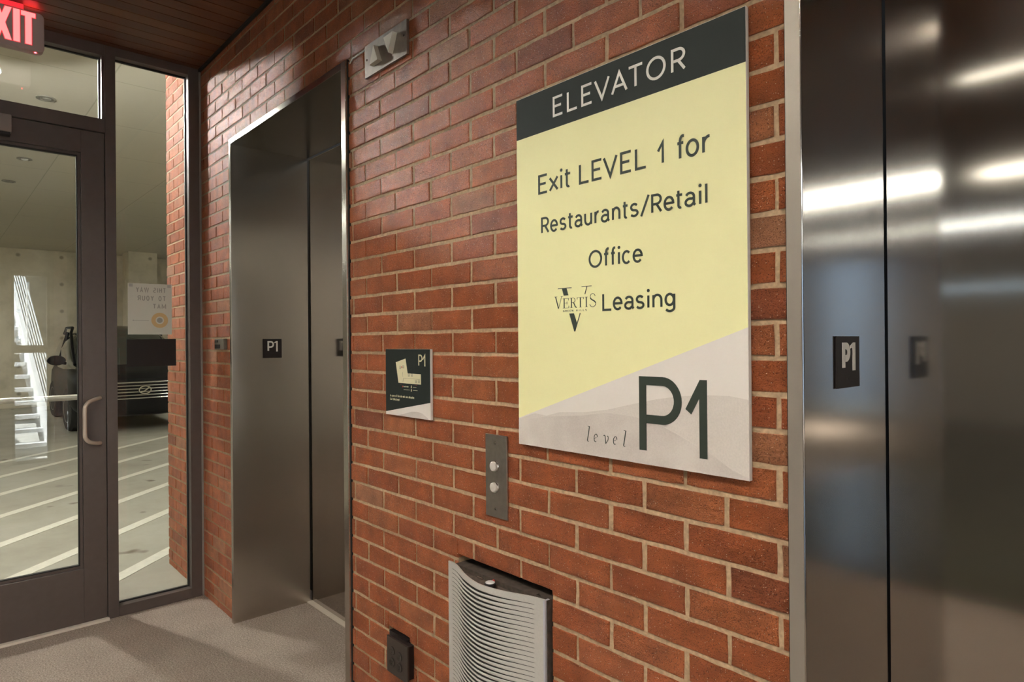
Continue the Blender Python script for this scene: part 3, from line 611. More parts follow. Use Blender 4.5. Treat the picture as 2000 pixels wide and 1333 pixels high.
letters(k, [(c, u + (.0 if i < 5 else .002), u + .0040 + (.0 if i < 5 else .002)) for i, (c, u) in enumerate(zip('GREENHILLS', [-1.0472, -1.0403, -1.0334, -1.0265, -1.0196, -1.0080, -1.0010, -.9940, -.9870, -.9800]))], 1.4495, .0042, .00042, F, TA, TB)
k.build('logo', 'ink', bs)

# ================================================================ SMALL MAP PLAQUE
PX0, PX1, PZ0, PZ1 = -1.8483, -1.5955, 1.1470, 1.3600; PY = -.0105
ps = thing('evacuation_map_sign', ((PX0 + PX1) / 2, PY, PZ0), 'small dark map plaque on the brick between elevator and yellow sign', 'sign')
k = MB(); k.box(PX0, PX1, PY, -.002, PZ0, PZ1); k.build('board', 'edge', ps, bevel=.0005)
G = wall_fn(PY)
poly('dark_panel', 'signdark', ps, [(PX0 + e, 1.1560), (PX1 - .001, 1.1990), (PX1 - .001, PZ1 - e), (PX0 + e, PZ1 - e)], G, 0, .0004)
poly('grey_panel', 'grey', ps, [(PX0 + e, PZ0 + e), (PX1 - .001, PZ0 + e), (PX1 - .001, 1.1990), (PX0 + e, 1.1560)], G, 0, .0004)
poly('printed_hill', 'hills', ps, [(-1.775, PZ0 + .001), (-1.607, PZ0 + .001), (-1.6096, 1.1514), (-1.6387, 1.1640), (-1.667, 1.1675), (-1.6957, 1.1655), (-1.7555, 1.152)], G, .0004, .0006)
cream = simple('cream print', (.72, .66, .44), .5)
mp = poly('floor_plan', cream, ps, [(-1.7864, 1.3175), (-1.7298, 1.3301), (-1.7182, 1.2841), (-1.6453, 1.2832), (-1.6450, 1.2517), (-1.7713, 1.2523)], G, .0004, .0007)
k = MB()
for u, v in ((-1.760, 1.3015), (-1.742, 1.304), (-1.711, 1.2785), (-1.694, 1.279), (-1.672, 1.260), (-1.656, 1.2605)):
    k.strip([(u - .004, v - .004), (u + .004, v - .004), (u + .004, v + .004), (u - .004, v + .004), (u - .004, v - .004)], .0006, G, .0007, .0009); k.strip([(u, v - .003), (u + .001, v + .002)], .0014, G, .0007, .0009)
k.strip([(-1.745, 1.256), (-1.742, 1.268), (-1.650, 1.2675)], .0005, G, .0007, .0009); k.strip([(-1.747, 1.288), (-1.745, 1.272)], .0005, G, .0007, .0009)
k.build('plan_symbols', 'ink', mp)
redm = simple('red print', (.55, .04, .03), .5)
for u, v, r in ((-1.7508, 1.3027, .0028), (-1.7470, 1.2417, .0026), (-1.757, 1.249, .001), (-1.677, 1.249, .001), (-1.668, 1.249, .001)):
    k = MB(); k.prism([(u + r * math.cos(a * PI / 7), v + r * math.sin(a * PI / 7)) for a in range(14)], G, .0004, .0009); k.build('red_marker', redm, ps)
k = MB(); letters(k, [('P', -1.6577, -1.6364)], 1.3080, .0354, .0042, G, .0004, .0009); k.strip([(-1.6350, 1.3275), (-1.6232, 1.3415), (-1.6232, 1.3080)], .0040, G, .0004, .0009); k.build('lettering', cream, ps); k = MB()
letters(k, spread('In case of fire do not use elevator.', -1.8210, -1.6800), 1.2060, .0072, .0010, G, .0004, .0008)
letters(k, spread('Exit this level', -1.8212, -1.7665), 1.1945, .0072, .0010, G, .0004, .0008)
k.build('lettering', cream, ps); k = MB()
letters(k, spread('You Are Here', -1.7420, -1.7140), 1.2400, .0042, .0005, G, .0004, .0008)
for u0, u1, v in ((-1.7410, -1.7070, 1.2320), (-1.6880, -1.6700, 1.2415), (-1.6880, -1.6640, 1.2322)): k.strip([(u0, v), (u1, v)], .0011, G, .0004, .0008)
for v in (1.2425, 1.2318): k.prism([(-1.7005, v - .0035), (-1.6955, v - .0035), (-1.6965, v + .0045), (-1.6985, v + .0045)], G, .0004, .0008)
k.build('lettering', cream, ps)

# ================================================================ CALL BUTTON PLATE
cp = thing('call_button_plate', (-1.303, -.005, .911), 'narrow steel call button plate with two round buttons below left of yellow sign', 'button plate')
k = MB(); k.box(-1.3462, -1.2606, -.0065, -.001, .9122, 1.1326); k.build('plate', 'plate', cp, bevel=.001)
for z in (1.0490, .9936):
    k = MB(); k.lathe([(.0165, 0), (.0165, .003), (.0148, .0055), (.0128, .0055)], (-1.3065, -.0063, z), (0, -1, 0), 32); rg = k.build('call_button', 'chrome', cp, smooth=True)
    k = MB(); k.lathe([(.0125, 0), (.0125, .0085), (.0112, .0098), (.004, .0102)], (-1.3065, -.0063, z), (0, -1, 0), 32); b = k.build('button_lens', simple('white button lens', (.62, .57, .52), .35), rg, smooth=True)
for z in (1.1108, .9352):
    k = MB(); k.lathe([(.0046, 0), (.0046, .0006), (.0038, .0022), (.0016, .0028)], (-1.3045, -.0063, z), (0, -1, 0), 16); k.build('screw', 'chrome', cp, smooth=True)

# ================================================================ WALL LANTERN (two wedge heads on a steel plate)
la = thing('hall_lantern', (-1.84, -.006, 2.285), 'steel plate with two beige wedge lamps high on the brick wall', 'indicator light')
k = MB(); k.box(-1.9695, -1.7098, -.0105, -.001, 2.2848, 2.3948); k.build('plate', 'plate', la, bevel=.0006)
for tri in ([(-1.8826, 2.3670), (-1.9095, 2.3078), (-1.8565, 2.3105)], [(-1.8200, 2.3675), (-1.7635, 2.3695), (-1.7900, 2.3095)]):
    k = MB(); k.prism(tri, wall_fn(-.0105), 0, .0175); k.build('lamp_head', 'lampgrey', la, bevel=.0008)
for x, z in ((-1.953, 2.343), (-1.7245, 2.345)):
    k = MB(); k.lathe([(.0042, 0), (.0042, .001), (.003, .0026), (.001, .003)], (x, -.0103, z), (0, -1, 0), 16); k.build('screw', 'chrome', la, smooth=True)
k = MB(); pp = [(-2.090, -.003, 2.3790), (-2.07, -.004, 2.3835)] + [(-2.06 + .088 * i / 10, -.005 + random.uniform(-.001, .001), 2.3865 + random.uniform(-.0008, .0008)) for i in range(11)]
k.tube(pp, [.0022 + random.uniform(0, .0012) for _ in pp], 8); o = k.build('sealant_bead', 'sealant', None, smooth=True); tag(o, 'thin white bead of sealant running from elevator frame to the wedge lamp plate', 'sealant')
k = MB(); pp = [(-3.335 + .026 * i / 4, -.003, 2.3750) for i in range(5)]; k.tube(pp, .0035, 8); o = k.build('sealant_dab', 'sealant', None, smooth=True); tag(o, 'short white sealant dab at top left corner of the far elevator frame', 'sealant')

# ================================================================ CARD READER
cr = thing('card_reader', (-3.44, -.012, 1.352), 'small grey wall box on the brick strip left of the far elevator', 'card reader')
k = MB(); k.box(-3.5150, -3.3820, -.020, 0, 1.3525, 1.4085); k.build('housing', simple('grey metal box', (.16, .14, .11), .45, .3), cr, bevel=.003)
k = MB(); k.box(-3.5060, -3.4300, -.0225, -.0195, 1.3590, 1.3790); k.box(-3.5060, -3.4600, -.0225, -.0195, 1.3890, 1.4020); k.build('key_pad', 'black', cr, bevel=.001)

# ================================================================ WALL HEATER
he = thing('wall_heater', (-1.30, -.03, .11), 'wall heater with wavy ribbed silver front set into the brick', 'heater')
k = MB(); k.box(-1.478, -1.110, -.012, .09, .104, .748); k.build('housing', simple('rusty dark steel', (.06, .045, .035), .7, noise=.4, nscale=60), he)
prof_x = [(-1.5050, -.0155), (-1.490, -.0150), (-1.478, -.0165), (-1.455, -.0230), (-1.426, -.0345), (-1.397, -.0465), (-1.3687, -.0555), (-1.340, -.0625), (-1.3131, -.0667), (-1.290, -.0660), (-1.2657, -.0625), (-1.243, -.0570), (-1.2198, -.0500), (-1.193, -.0390), (-1.1664, -.0285), (-1.145, -.0215), (-1.1234, -.0170), (-1.1160, -.0155)]
def crv(x):
    for (a, ya), (b, yb) in zip(prof_x, prof_x[1:]):
        if a <= x <= b: return ya + (yb - ya) * (x - a) / (b - a)
    return prof_x[-1][1]
nx, GZ0, GZ1 = 72, .112, .7505; PITCH = .0120
def sm(t): t = max(0, min(1, t)); return t * t * (3 - 2 * t)
k = MB()
def hwid(t): return (.05 + .225 * sm((t - .10) / .28) * sm((.90 - t) / .52)) if .05 < t < .92 else .001
def ampl(t): return sm((t - .06) / .30) * sm((.92 - t) / .35)
rows = [(0, GZ1, 0)]                                    # (kind, z of pitch start, phase id)
def row(zf, yf):
    out = []
    for i in range(nx + 1):
        t = i / nx; x = prof_x[0][0] + (prof_x[-1][0] - prof_x[0][0]) * t
        out.append((x, crv(x) + yf(t) - .001, zf(t)))
    return out
R2 = [(row(lambda t: GZ1, lambda t: 0), 0)]
nrib = int((GZ1 - GZ0 - .024) / PITCH)
for q in range(nrib):
    zt_ = GZ1 - .012 - q * PITCH
    for ph, dy, mi_ in ((lambda h: 0.0, lambda t: -.0011 * ampl(t), 0), (lambda h: (.5 - h) * .55, lambda t: -.0011 * ampl(t), 0), (lambda h: .5 - h, lambda t: 0, 0), (lambda h: .5 - h * .9, lambda t: .0035 * ampl(t) + .0004, 1), (lambda h: .5 + h * .9, lambda t: .0035 * ampl(t) + .0004, 1), (lambda h: .5 + h, lambda t: 0, 1), (lambda h: 1 - (.5 - h) * .55, lambda t: -.0009 * ampl(t), 0)):
        R2.append((row(lambda t, ph=ph: zt_ - PITCH * ph(hwid(t)), dy), mi_))
R2.append((row(lambda t: GZ0, lambda t: 0), 0))
k.v = [p for r, _ in R2 for p in r]
for j in range(len(R2) - 1):
    for i in range(nx):
        k.f.append((j * (nx + 1) + i, j * (nx + 1) + i + 1, (j + 1) * (nx + 1) + i + 1, (j + 1) * (nx + 1) + i)); k.t.append(0); k.m.append(R2[j + 1][1])
W_ = nx + 1; last = (len(R2) - 1) * W_; bo = len(k.v)
k.v += [(x, y + .0045, z) for x, y, z in R2[0][0]] + [(x, y + .0045, z) for x, y, z in R2[-1][0]]
def q4(*f): k.f.append(f); k.t.append(0); k.m.append(0)
for i in range(nx):
    q4(bo + i, bo + i + 1, bo + W_ + i + 1, bo + W_ + i); q4(i, i + 1, bo + i + 1, bo + i); q4(last + i, last + i + 1, bo + W_ + i + 1, bo + W_ + i)
q4(*([j * W_ for j in range(len(R2))] + [bo + W_, bo])); q4(*([j * W_ + nx for j in range(len(R2))] + [bo + W_ + nx, bo + nx]))
g = k.build('grille', ['alu', simple('dark slot', (.03, .025, .022), .8)], he, smooth=True)
k = MB(); k.box(-1.119, -1.1125, -.018, .0, .112, .7490); k.build('side_flange', simple('pale flange', (.62, .62, .68), .4, .3), he, bevel=.001)
top = [(x, y + .003) for x, y in prof_x[1:-1]]
k = MB(); k.prism([(x, y) for x, y in top] + [(-1.118, .02), (-1.486, .02)], lambda u, q, d: (u, q, d), .728, .735); k.build('top_plate', simple('rusty top plate', (.085, .062, .048), .65, noise=.45, nscale=70), he)
k = MB(); k.lathe([(.0155, 0), (.0155, .009), (.0140, .011), (.0140, .014)], (-1.2965, -.036, .735), (0, 0, 1), 24); kn = k.build('control_knob', 'black', he, smooth=True)
k = MB(); k.lathe([(.0128, 0), (.0128, .001), (.004, .0013)], (-1.2965, -.036, .749), (0, 0, 1), 24); k.box(-1.3020, -1.2910, -.0368, -.0352, .7495, .7512); k.build('dial_cap', 'trimwhite', kn, smooth=True)
k = MB(); k.lathe([(.0045, 0), (.0045, .010), (.002, .013)], (-1.3085, -.014, .735), (0, 0, 1), 12); k.build('indicator_lamp', 'redplastic', he, smooth=True)
k = MB(); k.box(-1.375, -1.352, -.017, -.008, .735, .741); k.build('control_tab', 'chrome', he, bevel=.001)
k = MB(); k.box(-1.175, -1.160, -.006, 0, .735, .748); k.tube([(-1.165, -.002, .742), (-1.150, .0, .750), (-1.135, -.004, .742), (-1.125, -.006, .736)], .003, 8); k.build('wire_clip', 'brownplastic', he, smooth=False)

# ================================================================ OUTLET
ou = thing('electrical_outlet', (-1.79, -.02, .31), 'dark brown double outlet cover low on the brick left of the heater', 'outlet')
k = MB(); k.box(-1.850, -1.742, -.004, .06, .320, .436); k.build('back_box', 'black', ou)
k = MB(); k.box(-1.8235, -1.7025, -.0300, -.0235, .3210, .4365); pl = k.build('cover_plate', 'brownplastic', ou, bevel=.0015)
k = MB(); k.box(-1.8170, -1.7120, -.0235, 0, .326, .430); k.build('gang_box', 'black', ou)
for x, z in ((-1.7905, .3960), (-1.7475, .3920), (-1.7910, .3600), (-1.7480, .3580)):
    k = MB(); k.lathe([(.0145, 0), (.0145, .0022), (.0132, .0030), (.012, .0022)], (x, -.0300, z), (0, -1, 0), 24); r = k.build('receptacle', 'brownplastic', pl, smooth=True)
    k = MB()
    for dx in (-.004, .004): k.box(x + dx - .0009, x + dx + .0009, -.0326, -.0320, z, z + .006)
    k.lathe([(.002, 0), (.002, .0005)], (x, -.0321, z - .005), (0, -1, 0), 10); k.build('slot', 'dark', r)

# ================================================================ EXIT SIGN
EXX = -3.552
ex = thing('exit_sign', (EXX - .025, -.86, CEIL), 'lit exit sign with red letters hanging from the wood ceiling before the door', 'sign')
fn = store_fn(EXX)
def rrect(u0, u1, v0, v1, r, n=6):
    return arc(u1 - r, v1 - r, r, r, 0, 90, n) + arc(u0 + r, v1 - r, r, r, 90, 180, n) + arc(u0 + r, v0 + r, r, r, 180, 270, n) + arc(u1 - r, v0 + r, r, r, 270, 360, n)
k = MB(); k.prism(rrect(-1.02, -.7265, 2.6925, 2.8680, .022), fn, -.045, 0); k.build('housing', 'exitbody', ex, bevel=.003)
k = MB(); k.box(EXX - .040, EXX - .006, -.985, -.800, 2.866, CEIL - .0005); k.build('canopy', 'exitred', ex, bevel=.003)  # canopy glows by its material, standing for red light around the sign
def exit_letters(mb, gs, a, b):
    z0, z1 = 2.7180 - gs, 2.8660 + gs - .004
    def r(u0, u1, v0, v1): mb.prism([(u0 - gs, v0 - gs), (u1 + gs, v0 - gs), (u1 + gs, v1 + gs), (u0 - gs, v1 + gs)], fn, a, b)
    za, zb = 2.7185, 2.8610; sw = .0230
    for q in ((-.978, -.955, za, zb), (-.955, -.919, zb - .021, zb), (-.955, -.924, (za + zb) / 2 - .0105, (za + zb) / 2 + .0105), (-.955, -.919, za, za + .021)): r(*q)
    for s_ in (1, -1):
        p = [(-.877 - s_ * .0225, za), (-.877 + s_ * .0225, zb)]; wd = .023 + 2 * gs
        mb.prism([(p[0][0] - wd / 2, za - gs), (p[0][0] + wd / 2, za - gs), (p[1][0] + wd / 2, zb + gs), (p[1][0] - wd / 2, zb + gs)], fn, a + s_ * .00005, b + s_ * .00005)
    r(-.8375, -.8145, za, zb); r(-.8100, -.7585, zb - .020, zb); r(-.7955, -.7725, za, zb - .020)
k = MB(); exit_letters(k, .0022, 0, .0006); k.build('letter_border', 'exitred', ex)
k = MB(); exit_letters(k, 0, .0006, .0012); k.build('lettering', 'exitpink', ex)
k = MB(); k.lathe([(.004, 0), (.004, .003), (.001, .004)], (EXX - .01, -.7585, 2.6930), (0, 0, -1), 12); k.build('test_lamp', 'exitglow', ex, smooth=True)
k = MB(); k.box(EXX - .034, EXX - .010, -.797, -.748, 2.8682, 2.8692); k.build('top_glow', 'exitglow', ex)  # glowing strip added to redden the ceiling above the sign

# ================================================================ PAPER AND BLACK SIGN ON THE SIDELIGHT
px = GX + .0036
pa = thing('paper_notice', (px, -.245, 1.435), 'white paper notice taped to sidelight, its text showing through reversed', 'paper')
fp = store_fn(px)
poly('sheet', 'paper', pa, [(-.3500, 1.4350), (-.1411, 1.4350), (-.1395, 1.7050), (-.3490, 1.7038)], fp, 0, .0006)
k = MB()
def mirrored(text, ul, ur, base, cap, sw):
    # reversed lettering: runs from the right edge ur to the left edge ul, one mesh a word
    its = spread(text, -ur, -ul); n = 0
    for word in text.split():
        k = MB(); letters(k, [(c, -a, -b) for c, a, b in its[n:n + len(word)]], base, cap, sw, fp, .0006, .0008); n += len(word)
        k.build('reversed_lettering', 'papertext', pa)
for a in (('THIS WAY', -.3115, -.1687, 1.6570, .0275, .0042), ('TO YOUR', -.3047, -.1690, 1.6135, .0275, .0042), ('MAT', -.2326, -.1682, 1.5725, .0255, .0042)): mirrored(*a)
k = MB()
k.strip([(-.3249, 1.5098), (-.2513, 1.5098)], .0022, fp, .0006, .0008); k.prism([(-.3249 + .003 * math.cos(a), 1.5098 + .003 * math.sin(a)) for a in [i * PI / 5 for i in range(10)]], fp, .0006, .0008)
k.build('printed_arrow', 'papertext', pa); k = MB()
k.prism([(-.1995 + .0140 * math.cos(i * PI / 12), 1.5108 + .0140 * math.sin(i * PI / 12)) for i in range(24)], fp, .0006, .0009)
k.build('printed_dot', 'papertext', pa)
k = MB(); k.strip(arc(-.1995, 1.5108, .0305, .0305, 0, 360, 36), .0200, fp, .0006, .0008); k.build('amber_ring', 'tan_ring', pa)
for u, v in ((-.335, 1.693), (-.153, 1.695)):
    k = MB(); k.prism([(u - .009, v - .008), (u + .009, v - .008), (u + .009, v + .008), (u - .009, v + .008)], fp, .0006, .0008); k.build('tape', 'tape', pa)
db = MB(); db.prism([(-.3568, 1.2667), (-.1216, 1.2661), (-.1219, 1.4114), (-.3561, 1.4089)], store_fn(px), 0, .003)
tag(db.build('blank_sign', 'black', None), 'blank black sign panel stuck on the sidelight under the paper notice', 'sign')

# ================================================================ LOBBY DOWNLIGHTS
def downlight(x, y, label, group='recessed lamps in the wood ceiling'):
    t = thing('downlight', (x, y, CEIL), label, 'ceiling light', group)
    k = MB(); k.lathe([(.094, 0), (.094, .042), (.086, .042), (.084, .003)], (x, y, CEIL), (0, 0, -1), 28, cap=False); k.build('trim_ring', 'trimwhite', t, smooth=True)
    k = MB(); k.lathe([(.062, .0), (.062, .0025)], (x, y, CEIL), (0, 0, -1), 28); k.build('lens', 'lens', t)
for x, y in ((-2.05, -1.7), (-1.3, -1.7), (-.15, -1.7), (1.15, -1.7)):
    downlight(x, y, 'round recessed lamp in the wood ceiling of the lobby')
def slot_light(x0, x1, y, dp, lens):  # unseen slots added to mirror as bright streaks in the elevator steel
    t = thing('streak_light', ((x0 + x1) / 2, y, CEIL), 'long slot light added behind the camera for streaks mirrored in the steel', 'ceiling light', 'slot lights added for streaks in the steel')
    k = MB(); k.box(x0 - .03, x1 + .03, y - dp - .02, y + dp + .02, CEIL - .006, CEIL - .0005); k.build('trim', 'trimwhite', t)
    k = MB(); k.box(x0, x1, y - dp, y + dp, CEIL - .010, CEIL - .006); k.build('lens', lens, t)
for a in ((-1.02, .02, -2.58, .015, 'slotdim'), (-1.5, -.9, -5.3, .12, 'slotdim'), (.4, 2.8, -5.2, .12, 'slotlens'), (-3.4, -1.2, -8.3, .03, 'slotlens'), (1.0, 3.7, -8.3, .03, 'slotlens')): slot_light(*a)

# ================================================================ GARAGE
stripes = [-3.83, -4.69, -5.55, -6.42, -7.31, -8.24, -9.2, -10.2]
for i, x0 in enumerate(stripes):
    dx, dy = -.69, .724; nx_, ny_ = .724, .69; h = .046
    s0, s1 = -5.5, min(4.5, (10.9 + x0) / .69)
    if i == 0: s1 = -.05 + 0.0
    if i < 1: s0, s1 = -.2, 3.0
    p = [(x0 + dx * s0 + nx_ * h, dy * s0 + ny_ * h), (x0 + dx * s1 + nx_ * h, dy * s1 + ny_ * h), (x0 + dx * s1 - nx_ * h, dy * s1 - ny_ * h), (x0 + dx * s0 - nx_ * h, dy * s0 - ny_ * h)]
    if i < 1: continue
    # keep the paint west of the glazed front and the brick pier
    if x0 - dx * 5.5 > -4.0:
        s0 = (x0 + 4.02) / .69 * 1.0; s0 = -max(0.0, (-4.02 - x0) / .69)
        p = [(x0 + dx * s0 + nx_ * h, dy * s0 + ny_ * h), (x0 + dx * s1 + nx_ * h, dy * s1 + ny_ * h), (x0 + dx * s1 - nx_ * h, dy * s1 - ny_ * h), (x0 + dx * s0 - nx_ * h, dy * s0 - ny_ * h)]
    k = MB(); k.prism(p, lambda u, v, d: (u, v, d), .0005, .0025)
    nth = ['', 'nearest', 'second', 'third', 'fourth', 'fifth', 'sixth', 'farthest'][i]
    tag(k.build('painted_stripe', 'stripe', None), f'{nth} white diagonal stripe on the garage floor counted from the door', 'floor marking', 'diagonal stripes on the garage floor')
def fill_lamp(name, x, y, z, r, lens, label, group, rod=True):
    t = thing(name, (x, y, GCEIL), label, 'ceiling light', group)
    k = MB(); k.lathe([(r * .55, 0), (r * 1.05, .05), (r * 1.05, .10)], (x, y, z + .10), (0, 0, -1), 24); k.build('shade', 'trimwhite', t, smooth=True)
    k = MB(); k.lathe([(r, 0), (r * .9, .012), (r * .4, .02)], (x, y, z + .002), (0, 0, -1), 24); k.build('lens', lens, t, smooth=True)
    k = MB(); k.tube([(x, y, z + .1), (x, y, GCEIL)], .012, 8); k.build('stem', 'trimwhite', t)
gl = thing('garage_globe', (-5.4, -.91, GCEIL), 'bright globe lamp hanging from the garage ceiling just outside the glass door', 'ceiling light', 'garage lamps')
k = MB(); k.lathe([(.052 * math.sin(a * PI / 16), -.052 * math.cos(a * PI / 16)) for a in range(17)], (-5.4, -.91, 3.15), (0, 0, 1), 24); k.build('globe', 'garagelens', gl, smooth=True)
k = MB(); k.lathe([(.03, .048), (.16, .035), (.165, .045), (.04, .10), (.012, .10), (.012, GCEIL - 3.15)], (-5.4, -.91, 3.15), (0, 0, 1), 16); k.build('stem', 'trimwhite', gl, smooth=True)
for x, y in ((-8.5, -3.5), (-12.5, -4.5), (-8.5, 4.0), (-13.0, 4.2), (-16.0, -1.9), (-6.5, -6.0)):  # fill lamps added out of view for ambient light
    fill_lamp('fill_lamp', x, y, 3.2, .22, 'filllens', 'unseen fill lamp added to brighten the garage beyond the striped floor', 'garage lamps')
for x, y, l in ((-6.92, -.336, 'dark ceiling can in the garage seen through the transom'), (-10.72, -.31, 'dark ceiling can deeper in the garage seen through the door glass'), (-9.32, -.27, 'pale ceiling can in the garage seen through the top of the door glass')):
    t = thing('ceiling_can', (x, y, GCEIL), l, 'ceiling light', 'ceiling cans in the garage')
    k = MB(); k.lathe([(.075, 0), (.075, .008), (.055, .012), (.05, .002)], (x, y, GCEIL), (0, 0, -1), 24); k.build('trim_ring', 'canring', t, smooth=True)
    k = MB(); k.lathe([(.035, 0), (.035, .012), (.02, .018)], (x, y, GCEIL), (0, 0, -1), 16); k.build('lamp', 'canring' if 'dark' in l else 'trimwhite', t, smooth=True)
k = MB(); k.box(-17.6, -17.0, 2.35, 2.95, 0, GCEIL); o = k.build('wall_column', 'concrete'); o['kind'] = 'structure'

# --- parked car, black, facing the door
car = thing('car', (-11.6, 1.43, 0), 'black car parked facing the door beyond the striped floor', 'car')
ang = math.radians(3); ca, sa = math.cos(ang), math.sin(ang)
def cw(s, t, z):   # s metres behind the nose, t sideways
    return (-11.6 - s * ca + t * sa * 0 - t * 0 + 0, 1.43 + t, z) if False else (-11.6 - s * ca - t * sa, 1.43 - t * (-ca) + s * sa, z)
def loft(rings, name, mat, parent, smooth=True):
    k = MB(); n = len(rings[0]); v = [p for r in rings for p in r]; fs = []
    for i in range(len(rings) - 1):
        for j in range(n): fs.append((i * n + j, i * n + (j + 1) % n, (i + 1) * n + (j + 1) % n, (i + 1) * n + j))
    fs += [tuple(range(n)), tuple((len(rings) - 1) * n + j for j in range(n - 1, -1, -1))]
    k.add(v, fs); return k.build(name, mat, parent, smooth=smooth)
def ring(s, hw, z0, z1, p=4.0, n=28):
    out = []
    for j in range(n):
        a = 2 * PI * j / n; c_, s_ = math.cos(a), math.sin(a)
        out.append(cw(s, hw * math.copysign(abs(c_) ** (2 / p), c_), (z0 + z1) / 2 + (z1 - z0) / 2 * math.copysign(abs(s_) ** (2 / p), s_)))
    return out
loft([ring(0, .62, .36, .72), ring(.05, .78, .27, .84), ring(.18, .88, .24, .92), ring(.5, .93, .24, .98), ring(1.0, .94, .24, 1.03), ring(1.5, .94, .24, 1.08), ring(2.6, .94, .24, 1.10), ring(4.2, .93, .26, 1.12), ring(4.55, .88, .32, 1.10), ring(4.65, .75, .42, 1.0)], 'body', 'carpaint', car)
loft([ring(1.15, .80, .95, 1.06, 3), ring(1.5, .86, .80, 1.34, 2.6), ring(1.95, .88, .62, 1.64, 2.6), ring(2.3, .89, .5, 1.74, 2.6), ring(3.4, .89, .5, 1.77, 2.6), ring(4.1, .87, .5, 1.70, 2.6), ring(4.5, .80, .9, 1.3, 3)], 'cabin', 'carglass', car)
k = MB()
for t in (-1, 1):
    k.tube([cw(s, t * y, z) for s, y, z in ((1.2, .80, 1.06), (1.6, .80, 1.36), (2.0, .78, 1.60), (2.4, .72, 1.70), (3.5, .72, 1.72), (4.2, .70, 1.62))], .024, 8)
    k.tube([cw(2.75, t * .90, 1.08), cw(2.65, t * .77, 1.62)], .03, 8)
k.build('roof_rail', 'carpaint', car, smooth=True)
k = MB(); k.prism([(-.56, .80), (.56, .80), (.50, .52), (-.50, .52)], lambda u, v, d: cw(-.012 - d + .08 * abs(u) ** 2, u, v), -.03, 0); gr = k.build('grille', 'black', car)
k = MB()
for z in (.785, .735, .685, .635, .585, .535):
    hw = .50 + .05 * (z - .52) / .28
    k.tube([cw(-.022 + .08 * (hw * u) ** 2, hw * u, z) for u in (-1, -.6, -.2, .2, .6, 1)], .012, 8)
for t in (-1, 1): k.tube([cw(.01, t * .56, .80), cw(.01, t * .50, .52)], .014, 8)
k.build('grille_bar', 'chrome', gr, smooth=True)
k = MB(); fe = lambda u, v, d: cw(-.040 - d, u, v)
k.strip([(.03 + .085 * math.cos(a * PI / 12), .665 + .060 * math.sin(a * PI / 12)) for a in range(25)], .016, fe, 0, .012); k.strip([(.085, .700), (.015, .640), (-.03, .640)], .020, fe, 0, .012); k.build('badge', 'chrome', gr)
for t in (-1, 1):
    k = MB(); k.prism([(.60, .80), (.86, .82), (.87, .66), (.62, .62)], lambda u, v, d: cw(.02 + .28 * max(0, u - .6) * 1.6 - d, t * u, v), -.05, 0.0); k.build('headlight', 'headlamp', car, bevel=.01)
    k = MB(); k.lathe([(.05, 0), (.05, .02), (.02, .03)], cw(.06, t * .68, .42), (1, 0, 0), 16); k.build('fog_light', 'headlamp', car, smooth=True)
    k = MB(); k.lathe([(.02, 0), (.10, .03), (.12, .10), (.10, .17), (.02, .20)], cw(1.45, t * 1.06, 1.13), (-ca * .2, 0, 0), 16)
    k = MB(); lm = [ring(0, .1, 0, 1)];  k.v = []
    for q in range(9):
        a = PI * q / 8
        k.v += [cw(1.38 + .09 * math.sin(a) * 0 + .0, t * (.93 + .11 - .14 * math.cos(a)), 1.13 + .085 * math.sin(a) * sg) for sg in (1, -1)]
    k2 = MB(); k2.prism([(t * (1.04 + .13 * math.cos(a * PI / 10)), 1.135 + .082 * math.sin(a * PI / 10)) for a in range(20)], lambda u, v, d: cw(1.35 + d, u, v), 0, .12); k2.tube([cw(1.42, t * .90, 1.08), cw(1.42, t * 1.0, 1.10)], .025, 8); k2.build('side_mirror', 'carpaint', car, bevel=.02)
    for s in (.92, 3.70):
        k = MB(); c0 = cw(s, t * .80, .36); ax = Vector(cw(0, t, 0)) - Vector(cw(0, 0, 0))
        k.lathe([(.20, -.05), (.33, -.06), (.36, -.02), (.36, .10), (.33, .14), (.20, .14)], c0, ax, 28); wh = k.build('wheel', 'tyre', car, smooth=True)
        k = MB(); k.lathe([(.22, .10), (.22, .142), (.17, .12), (.05, .13)], c0, ax, 20); k.build('rim', 'rim', wh, smooth=True)
k = MB(); k.tube([cw(.03 + .10 * abs(u) ** 3, u * .82, .33) for u in (-1, -.7, -.3, 0, .3, .7, 1)], .012, 8); k.build('bumper_trim', 'chrome', car, smooth=True)

# ================================================================ OUTSIDE THE FAR ENDS OF THE LOBBY
o = box('floor_garden', 'pave', None, -4, 9, -13.2, -10.7, -.12, -.005); o['kind'] = 'structure'
o = box('floor_outside', 'pave', None, 1.75, 7.5, -3.2, 4, -.12, -.005); o['kind'] = 'structure'
o = box('wall_outside_east', 'greywall', None, 7.3, 7.5, -2.5, 4, 0, 4.5); o['kind'] = 'structure'
o = box('wall_backdrop_south', simple('blue reflection backdrop', (.26, .34, .46), .9), None, 0, 9, -13.2, -13, 0, 3.8); o['kind'] = 'structure'  # unseen wall, its blue chosen to tint the band mirrored in the jamb
o = box('wall_outside_north', 'greywall', None, 1.95, 7.5, 1.8, 2.0, 0, 4.5); o['kind'] = 'structure'
w4 = thing('window_4', (1.8, -.2, 0), 'narrow tall window at the far right end of the lobby', 'window', kind='structure')
k = MB()
for y0, y1, z0, z1 in ((-.40, -.37, 0, 2.25), (-.06, -.03, 0, 2.25), (-.37, -.06, 2.2, 2.25), (-.37, -.06, 0, .04), (-.37, -.06, 1.297, 1.386)): k.box(1.78, 1.86, y0, y1, z0, z1)
k.build('window_frame', 'bronze', w4); box('glass_pane', 'glass', w4, 1.817, 1.823, -.38, -.05, .03, 2.22)
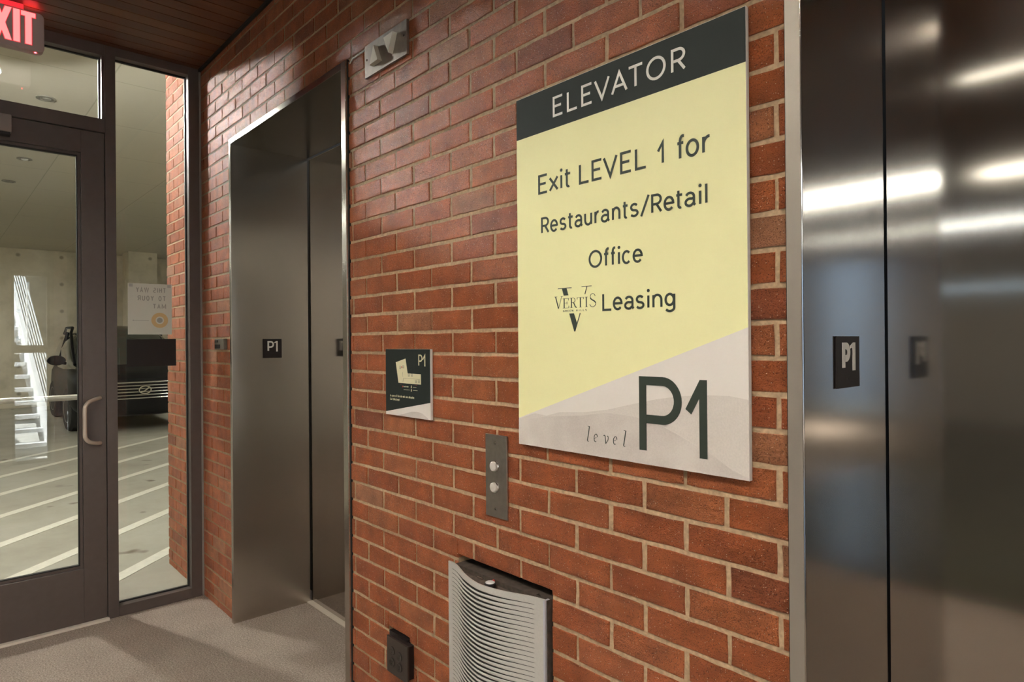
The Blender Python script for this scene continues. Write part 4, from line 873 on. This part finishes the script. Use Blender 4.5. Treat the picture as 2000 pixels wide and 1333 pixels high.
w5 = thing('window_5', (3.64, -10.6, 0), 'tall window in the far lobby wall behind the camera', 'window', kind='structure')
k = MB()
for x0, x1, z0, z1 in ((3.30, 3.34, 0, 2.86), (3.94, 3.98, 0, 2.86), (3.34, 3.94, 2.80, 2.86), (3.34, 3.94, 0, .06)): k.box(x0, x1, -10.64, -10.56, z0, z1)
k.build('window_frame', 'bronze', w5); box('glass_pane', 'glass', w5, 3.32, 3.96, -10.603, -10.597, .04, 2.82)
w6 = thing('window_6', (1.8, -2.9, 0), 'wider window in the right end wall of the lobby', 'window', kind='structure')
k = MB()
for y0, y1, z0, z1 in ((-3.3, -3.25, .08, 2.35), (-2.50, -2.45, .08, 2.35), (-3.25, -2.50, 2.30, 2.35), (-3.25, -2.50, .08, .13)): k.box(1.78, 1.86, y0, y1, z0, z1)
k.build('window_frame', 'bronze', w6); box('glass_pane', 'glass', w6, 1.817, 1.823, -3.27, -2.48, .1, 2.32)
w7 = thing('streak_window', (-2.5, -10.6, 2.12), 'slim bright slit added behind the camera for a streak mirrored in the steel', 'window', kind='structure')  # added only as a bright line for the steel door to mirror
k = MB()
for x0, x1, z0, z1 in ((-3.6, -3.57, 2.165, 2.215), (-1.53, -1.5, 2.165, 2.215), (-3.57, -1.53, 2.200, 2.215), (-3.57, -1.53, 2.165, 2.180)): k.box(x0, x1, -10.64, -10.56, z0, z1)
k.build('window_frame', 'bronze', w7); box('glass_pane', 'glass', w7, -3.59, -1.51, -10.603, -10.597, 2.17, 2.21)
stt = thing('outdoor_stair', (2.3, -.4, 0), 'white steel stair outside the far lobby window', 'stair')
SK = math.tan(math.radians(6.0)); sy = lambda u, y: y - (u - 2.3) * SK
for i in range(13):
    u0 = 2.35 + .165 * i
    k = MB(); k.prism([(u0, sy(u0, -.95)), (u0 + .2, sy(u0 + .2, -.95)), (u0 + .2, sy(u0 + .2, .0)), (u0, sy(u0, .0))], lambda u, v, d: (u, v, d), .165 * (i + 1) - .05, .165 * (i + 1)); k.build('tread', 'stair', stt, bevel=.004)
for y in (-.99, .0):
    k = MB(); k.prism([(2.25, -.004), (2.55, -.004), (4.45, 1.92), (4.45, 2.27), (4.25, 2.27), (2.25, .26)], lambda u, v, d: (u, sy(u, y) + d, v), 0, .035); k.build('stringer', 'stair', stt)
k = MB()
for j in range(6): k.tube([(2.3, sy(2.3, .018), .45 + .13 * j), (4.4, sy(4.4, .018), 2.55 + .13 * j)], .009, 8)
for x in (2.35, 3.35, 4.35): k.tube([(x, sy(x, .018), x - 2.25), (x, sy(x, .018), x - 1.1)], .02, 8)
k.build('railing', 'stair', stt, smooth=True)
